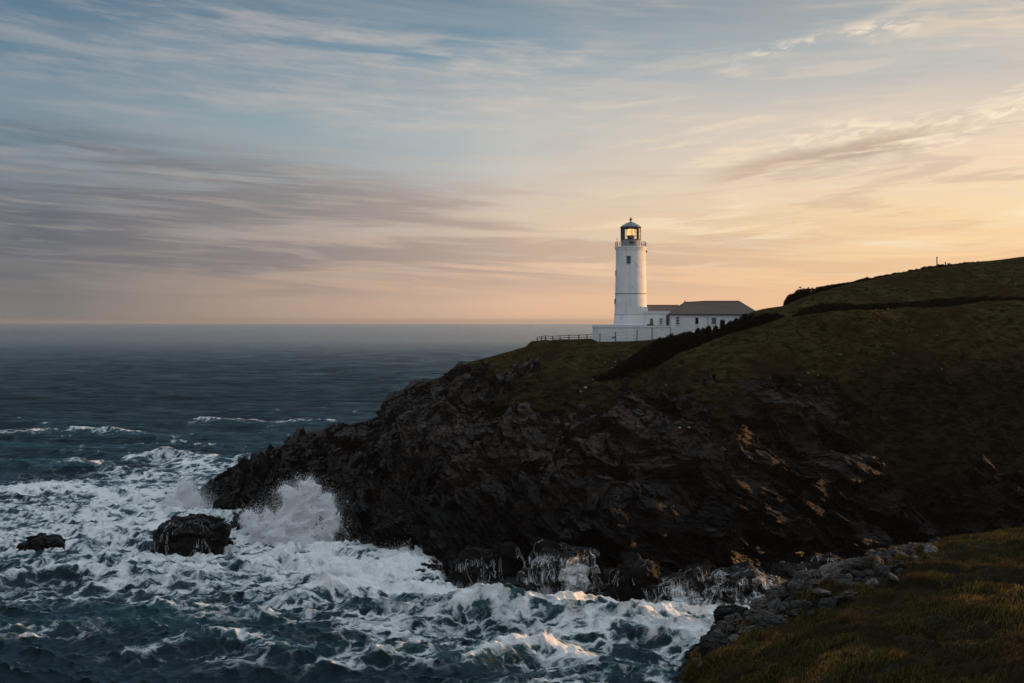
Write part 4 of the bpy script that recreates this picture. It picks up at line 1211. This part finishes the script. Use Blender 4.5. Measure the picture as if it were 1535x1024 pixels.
rg = np.random.default_rng(31)
NB = 280000
u = 985 + (1680 - 985) * rg.random(NB); v = 1.6 + 3.55 * rg.random(NB) ** .8
pt, nn, ba = fsample(u, v)
sp = np.stack([pt[:, 0], pt[:, 1], pt[:, 2] * 0], 1)
clump = fbm(sp * 1.1, 3, 301); hue = fbm(sp * .28, 3, 302); hue2 = fbm(sp * .9, 3, 303)
# stone band is thin in grass
bandmask = np.exp(-((v - np.interp(u, [1000, 1090, 1250, 1400, 1535], [4.62, 4.42, 4.32, 4.72, 4.9])) / np.interp(u, [1000, 1090, 1250, 1400, 1535], [.40, .68, .66, .24, .05])) ** 2) * sstep(1450, 1370, u)
keep = (ba < .5) & (clump > -.62 + rg.normal(0, .12, NB)) & (rg.random(NB) > bandmask * .97)
pt, nn, hue, hue2, clump, u = pt[keep], nn[keep], hue[keep], hue2[keep], clump[keep], u[keep]
n = len(pt)
pt = pt + np.stack([rg.normal(0, .02, n), rg.normal(0, .06, n), np.full(n, -.01)], 1)
hgt = (.09 + .13 * rg.random(n)) * (1 + 1.6 * np.clip(clump, -.4, .6)); wd = .006 + .010 * rg.random(n)
bend = np.stack([.45 + .35 * rg.normal(size=n), .30 * rg.normal(size=n) - .1, np.zeros(n)], 1)       # combed by the wind
side = np.stack([rg.normal(size=n), rg.normal(size=n), np.zeros(n)], 1); side /= np.linalg.norm(side, axis=1, keepdims=True)
up = nn * .5 + np.array([0, 0, .8]); up /= np.linalg.norm(up, axis=1, keepdims=True)
mid = pt + up * (hgt * .6)[:, None] + bend * (hgt * .25)[:, None]
tip = pt + up * (hgt * .85)[:, None] + bend * (hgt * .85)[:, None]
bv = np.stack([pt - side * wd[:, None], pt + side * wd[:, None], mid + side * (wd * .7)[:, None], mid - side * (wd * .7)[:, None], tip], 1).reshape(-1, 3)
k5 = np.arange(n)[:, None] * 5
tri = np.concatenate([k5 + np.array([[0, 1, 2]]), k5 + np.array([[0, 2, 3]]), k5 + np.array([[3, 2, 4]])])
w_o = sstep(.05, .45, hue + .25 * hue2)[:, None]; rr = rg.random((n, 1))
tint = (np.array([[.092, .078, .026]]) * (.3 + 1.5 * rr ** 2)) * (1 - w_o) + (np.array([[.230, .138, .044]]) * (.25 + 1.7 * rr ** 2)) * w_o
heath = sstep(.12, .35, hue2 - hue * .6)[:, None]
tint = tint * (1 - .75 * heath) + np.array([[.058, .038, .025]]) * .75 * heath
gr = mesh_np('grass', bv, tri, grass_material(), None, False, dict(tint=np.repeat(tint, 5, 0)))
tag(gr, 'ochre and olive wind-combed grass covering the near slope', 'grass', kind='stuff')


def stone_material():
    m, t = material('weathered_stone'); p = t.obj(); n = t.noise(p, 3.0, 8, .65)
    rn = t.n('ShaderNodeObjectInfo').outputs['Random']
    base = t.ramp(rn, [(0, (.022, .021, .020)), (.3, (.060, .059, .058)), (.55, (.050, .037, .026)), (.8, (.13, .127, .125)), (1, (.075, .050, .033))])
    c = t.mix(t.mr(n, .35, .65), t.mix(.65, base, (.007, .0065, .006)), base)
    lich = t.mr(t.noise(p, 9, 4, .6), .60, .70)
    c = t.mix(t.m('MULTIPLY', lich, .35), c, (.12, .11, .10))
    pr = t.n('ShaderNodeBsdfPrincipled', Base_Color=c, Roughness=.85, Normal=t.bump(t.noise(p, 6, 8, .7), .04))
    pr.inputs['Specular IOR Level'].default_value = .3
    t.out(pr); return m


MSTONE = stone_material()
STM = []
for k in range(12):
    vv = rock_shape(400 + k, .5, .30 + .1 * random.random(), .18 + .12 * random.random(), ICO5, 1.0)
    o = mesh_np('stone', vv, ICO5[1], MSTONE, None, False); STM.append(o)
GST = 'grey stones of the stony band on the near slope'
LST = 'grey weathered stone lying among many in the stony band along the near slope'
cnt = 0; placed = []
rs_ = random.Random(5); tries = 0
while cnt < 296 and tries < 12000:
    tries += 1
    uu = rs_.uniform(1005, 1400)
    v0 = float(np.interp(uu, [1000, 1090, 1250, 1400, 1535], [4.62, 4.42, 4.32, 4.72, 4.9])); dv = float(np.interp(uu, [1000, 1090, 1250, 1400, 1535], [.36, .66, .64, .24, .08]))
    vv = rs_.gauss(v0, dv * .75)
    if vv > 5.05 or vv < 3.6: continue
    p, nrm, _ = fsample(np.array([uu]), np.array([vv])); p, nrm = p[0], nrm[0]
    sz = rs_.choice([.3, .38, .42, .5, .55, .6, .7, .85, 1.1]) * float(np.interp(uu, [1000, 1150, 1300, 1400], [.75, 1.15, .95, .6]))
    if any((p[0] - a) ** 2 + ((p[1] - b) * .75) ** 2 < (.31 * (sz + c)) ** 2 for a, b, c in placed): continue
    placed.append((p[0], p[1], sz))
    src = STM[cnt % 12]; o = src if cnt < 12 else src.copy()
    if cnt >= 12: COL.objects.link(o)
    o.location = p + nrm * (.05 + sz * .10)
    z = Vector(nrm); q = z.to_track_quat('Z', 'Y').to_matrix().to_4x4() @ Matrix.Rotation(rs_.gauss(.35, .30) + (math.pi if rs_.random() < .5 else 0), 4, 'Z') @ Matrix.Rotation(rs_.gauss(0, .35), 4, 'X')
    o.rotation_euler = q.to_euler(); o.scale = (sz * rs_.uniform(.9, 1.2), sz, sz * rs_.uniform(.8, 1.25))
    tag(o, LST, 'stone', GST); cnt += 1


def big_stone(uu, vv, sx_, sy_, sz_, seed, label, dz=0.0, rz=0.0):
    p, nrm, _ = fsample(np.array([uu]), np.array([vv]))
    o = mesh_np('stone_block', rock_shape(seed, sx_, sy_, sz_, ICO6, 1.0), ICO6[1], MSTONE if seed % 2 else MROCK, None, False)
    o.location = p[0] + np.array([0, 0, dz]); o.rotation_euler = (0, 0, rz); tag(o, label, 'rock')


big_stone(1098, 4.98, .62, .5, .42, 502, 'dark squared block at the lip of the near slope, above the surf', .12)
big_stone(1050, 4.95, .60, .5, .32, 504, 'dark jagged outcrop block low on the left edge of the near slope')
big_stone(1018, 4.9, .34, .3, .26, 506, 'small round black rock at the lowest visible corner of the near slope', .05)
big_stone(1300, 4.55, .42, .32, .24, 509, 'large rounded grey boulder near the middle of the stony band')
big_stone(1180, 4.72, .38, .28, .20, 511, 'brownish flat boulder toward the lower end of the stony band')
# ================================================================ hedges, shrubs, pole, loose pale stones
def leaf_material(name, a, b):
    m, t = material(name); c = t.mix(t.attr('tone'), a, b)
    d1 = t.n('ShaderNodeBsdfDiffuse', Color=c); t2 = t.n('ShaderNodeBsdfTranslucent', Color=c)
    t.out(t.n('ShaderNodeMixShader', i0=.25, i1=d1, i2=t2)); return m


MLEAF = leaf_material('dark_hedge_leaves', (.0045, .005, .0035), (.020, .017, .009))
MRUST = leaf_material('rusty_hedge_leaves', (.0055, .0046, .0032), (.024, .0165, .0100))
MTWIG = simple('dark_twigs', (.014, .011, .009), .9)


def leaves(name, c, size, mat, parent, rg):
    n = len(c)
    a = rg.normal(size=(n, 3)); a /= np.linalg.norm(a, axis=1, keepdims=True)
    b = np.cross(a, rg.normal(size=(n, 3))); b /= np.linalg.norm(b, axis=1, keepdims=True)
    s1 = (size * rg.uniform(.6, 1.3, n))[:, None]; s2 = s1 * .55
    v = np.stack([c - a * s1, c + b * s2, c + a * s1, c - b * s2], 1).reshape(-1, 3)
    f = np.arange(n)[:, None] * 4 + np.array([[0, 1, 2, 3]])
    return mesh_np(name, v, f, mat, parent, False, dict(tone=np.repeat(rg.random(n), 4)))


def hedge(name, label, path, n, seed, mat=MLEAF, cat='hedge', spiky=0.0, size=.16, stems=26, depth=1.0, group=None):
    """path: (px, foot row or (x,y), height m, half width m); the foot follows the terrain"""
    rg = np.random.default_rng(seed)
    pts = []
    for px, Y, top, wdt in path:
        x = (px - CX) * Y / F; zg = ground(x, Y); zt = H - (top - HY) * Y / F
        pts.append((x, Y, zg, max(.5, zt - zg), wdt))
    pts = np.array(pts)
    seg = np.linalg.norm(np.diff(pts[:, :2], axis=0), axis=1); cum = np.concatenate([[0], np.cumsum(seg)])
    s = rg.random(n) * cum[-1]
    q = np.stack([np.interp(s, cum, pts[:, k]) for k in range(5)], 1)
    th = rg.random(n) * math.pi; rad = rg.random(n) ** .35
    prof = 1 + .20 * fbm(np.stack([s * .45, s * 0, s * 0 + seed], 1), 3, seed) + spiky * np.clip(fbm(np.stack([s * 1.6, s * 0, s * 0 + seed], 1), 2, seed + 5), -.2, 1)
    off = np.cos(th) * rad * q[:, 4]
    hh = np.sin(th) ** .8 * rad * q[:, 3] * prof
    tang = np.stack([np.interp(s, cum[:-1] + seg / 2, np.diff(pts[:, 0]) / seg), np.interp(s, cum[:-1] + seg / 2, np.diff(pts[:, 1]) / seg)], 1)
    nrm = np.stack([-tang[:, 1], tang[:, 0]], 1)
    c = np.stack([q[:, 0] + nrm[:, 0] * off, q[:, 1] + nrm[:, 1] * off, q[:, 2] + hh - .25], 1)
    gap = fbm(c * .9, 3, seed + 8)
    c = c[(gap > -.30) | (rad < .75)] 
    c += rg.normal(0, .06, c.shape)
    e = empty(name, (pts[0, 0], pts[0, 1], pts[0, 2])); tag(e, label, cat, group)
    o0 = np.array([pts[0, 0], pts[0, 1], pts[0, 2]])
    leaves('foliage', c - o0, np.full(len(c), size), mat, e, rg)
    m = MB()
    for i in range(stems):
        sv = rg.random() * cum[-1]; p = [np.interp(sv, cum, pts[:, k]) for k in range(5)]
        a = np.array([p[0], p[1] + rg.normal(0, p[4] * .3), p[2] - .3]) - o0
        m.rod(tuple(a), tuple(a + np.array([rg.normal(0, .25), rg.normal(0, .2), p[3] * rg.uniform(.8, 1.12) + .2])), .06, .02, 5)
    if stems: m.build('stems', MTWIG, e)
    return e


hedge('hedge', 'broad dark rusty hedge running down the hollow right of the white terrace',
      [(890, 210, 569, 1.4), (911, 211, 558, 2.0), (930, 212, 545, 2.6), (949, 213, 530, 2.8), (968, 213.5, 516, 3.0), (985, 213.5, 503, 2.8), (1002, 213.5, 499, 2.6), (1018, 213.5, 498, 2.4), (1040, 213.5, 496, 2.2), (1056, 214, 496, 1.8)], 42000, 41, MRUST, size=.17)
hedge('hedge', 'dark ragged hedge climbing the hill in front of the cottage',
      [(1048, 215, 501, 1.4), (1070, 215, 497, 1.6), (1085, 215, 488, 2.0), (1097, 215.5, 479, 2.0), (1115, 215.5, 473, 2.0), (1135, 216, 469, 1.8), (1150, 216.5, 470, 1.5), (1175, 217, 470, 1.2)], 22000, 42, MLEAF, size=.17, spiky=.3)
hedge('hedge', 'dark hedge bank lying along the fold of the upper hill',
      [(1188, 219, 474, 1.0), (1200, 219, 464, 1.6), (1222, 220, 455, 1.8), (1250, 221, 452, 1.7), (1290, 223, 455, 1.5), (1330, 224, 453, 1.4), (1380, 226, 449, 1.4), (1420, 227, 445, 1.4), (1470, 229, 443, 1.4), (1540, 231, 442, 1.4), (1620, 233, 438, 1.4)], 42000, 43, MLEAF, size=.17, stems=30)
hedge('hedge', 'thick dark hedge on the skyline at the seaward end of the upper hill',
      [(1178, 257, 449, 1.0), (1186, 258, 439, 1.8), (1200, 259, 432.5, 2.2), (1225, 260, 429.5, 2.2), (1250, 261, 425, 2.0), (1280, 262, 421, 1.8), (1300, 263, 415.5, 1.6)], 22000, 44, MLEAF, size=.18, spiky=.25)
hedge('hedge', 'thin spiky hedge along the skyline of the upper hill up to the pole',
      [(1296, 262, 416, 1.0), (1320, 262.5, 412.5, 1.0), (1350, 263, 407.5, 1.0), (1380, 264, 401.5, 1.0), (1410, 265, 396, 1.0), (1440, 266, 393.5, 1.0), (1478, 267, 391, .9)], 16000, 45, MRUST, size=.17, spiky=.9, stems=40)
# upright bushes in front of the cottage wall
bs = [(1034, 494, 1.7), (1046, 490, 1.3), (1054, 489, 1.2), (1062, 487, 1.3), (1073, 487.5, 1.2), (1083, 477, 1.2), (1026, 496, 1.5)]
names = ['leftmost but one, low and broad', 'slim, third from the left', 'slim, left of the downpipe', 'slim, just right of the downpipe', 'under the grey shuttered window', 'tallest, standing highest at the right end', 'leftmost and lowest']
for i, ((px, top, wd), nm) in enumerate(zip(bs, names)):
    hedge('shrub', 'dark upright shrub before the cottage wall, ' + nm, [(px - 3.2 * wd / 1.2, 225, top + 2.5, .6), (px, 225, top, .8), (px + 3.2 * wd / 1.2, 225, top + 2.5, .6)], 1500, 60 + i, MRUST if i % 2 else MLEAF, 'shrub', .3, .13, 5, group='upright shrubs before the cottage wall')

# pole and stump on the skyline
pz = ground((1404 - CX) * 262 / F, 262)
pole = empty('marker_pole', ((1404.5 - CX) * 262 / F, 262, pz)); tag(pole, 'slim upright pole standing on the skyline of the upper hill', 'pole')
hz = (H - (386 - HY) * 262 / F) - pz
MB().rod((0, 0, -.6), (0, 0, hz), .16, .13, 8).build('shaft', MPOST, pole)
MB().box(-.20, .20, -.16, .16, hz, hz + .16).build('cap', MPOST, pole)
pz2 = ground((1417 - CX) * 262 / F, 262)
tag(MB().rod((0, 0, -.6), (0.05, 0, (H - (393 - HY) * 262 / F) - pz2), .17, .15, 8).build('fence_post', MPOST), 'short stout post just right of the tall pole on the skyline', 'post').location = ((1417 - CX) * 262 / F, 262, pz2)
sx_, sY = (1199.5 - CX) * 259 / F, 259
sz_ = ground(sx_, sY); sg = empty('small_sign', (sx_, sY, sz_)); tag(sg, 'tiny flat-topped sign post sticking out of the skyline hedge', 'sign')
ht_ = (H - (430 - HY) * 259 / F) - sz_
MB().rod((0, 0, -.5), (0, 0, ht_), .06).build('post', MPOST, sg); MB().box(-.28, .28, -.05, .05, ht_ - .3, ht_ + .02).build('board', MPOST, sg)

MPALE = simple('pale_quartz_stone', (.20, .20, .20), .8, var=.3)
PST = []
for k in range(4):
    o = mesh_np('pale_stone', rock_shape(700 + k, .5, .4, .35, ICO4, .7), ICO4[1], MPALE, None, True); PST.append(o)
spots = [(907, 540, .5), (924, 541, .45), (917.5, 549, .5), (888, 567, .5), (913, 571, .45), (877, 579, 1.2), (871, 585, .9), (999, 575, .45), (1277, 455, .7), (1313, 462, .5), (1331, 461, .5), (1437, 447, .6), (1239, 527, .4), (1260, 530, .4), (1211, 557, .6), (1226, 560, .5),
         (1405, 500, .4), (1412, 495, .35), (1340, 528, .4), (1411, 553, .5), (842, 654, .5), (720, 615, .5), (727, 615, .4), (1020, 640, .9), (1031, 641, .7), (1010, 757, .4), (1144, 784, .4), (556, 708, .4), (1188, 452, .5), (1202, 463, .4)]
for k, (px, py, sz) in enumerate(spots):
    p, nrm = hit(px, py)
    o = PST[k] if k < 4 else PST[k % 4].copy()
    if k >= 4: COL.objects.link(o)
    o.location = p + nrm * .05; sz *= .62; o.scale = (sz * 1.3, sz, sz); o.rotation_euler = (random.uniform(-.3, .3), random.uniform(-.3, .3), random.uniform(0, 6.28))
    tag(o, 'small pale stone scattered on the dark headland', 'stone', 'small pale stones scattered over the headland')
# scraps of bare stony track by the hedge end
q = [hit(px, py)[0] for px, py in [(1199, 460), (1195, 464), (1189, 469), (1181, 475)]]
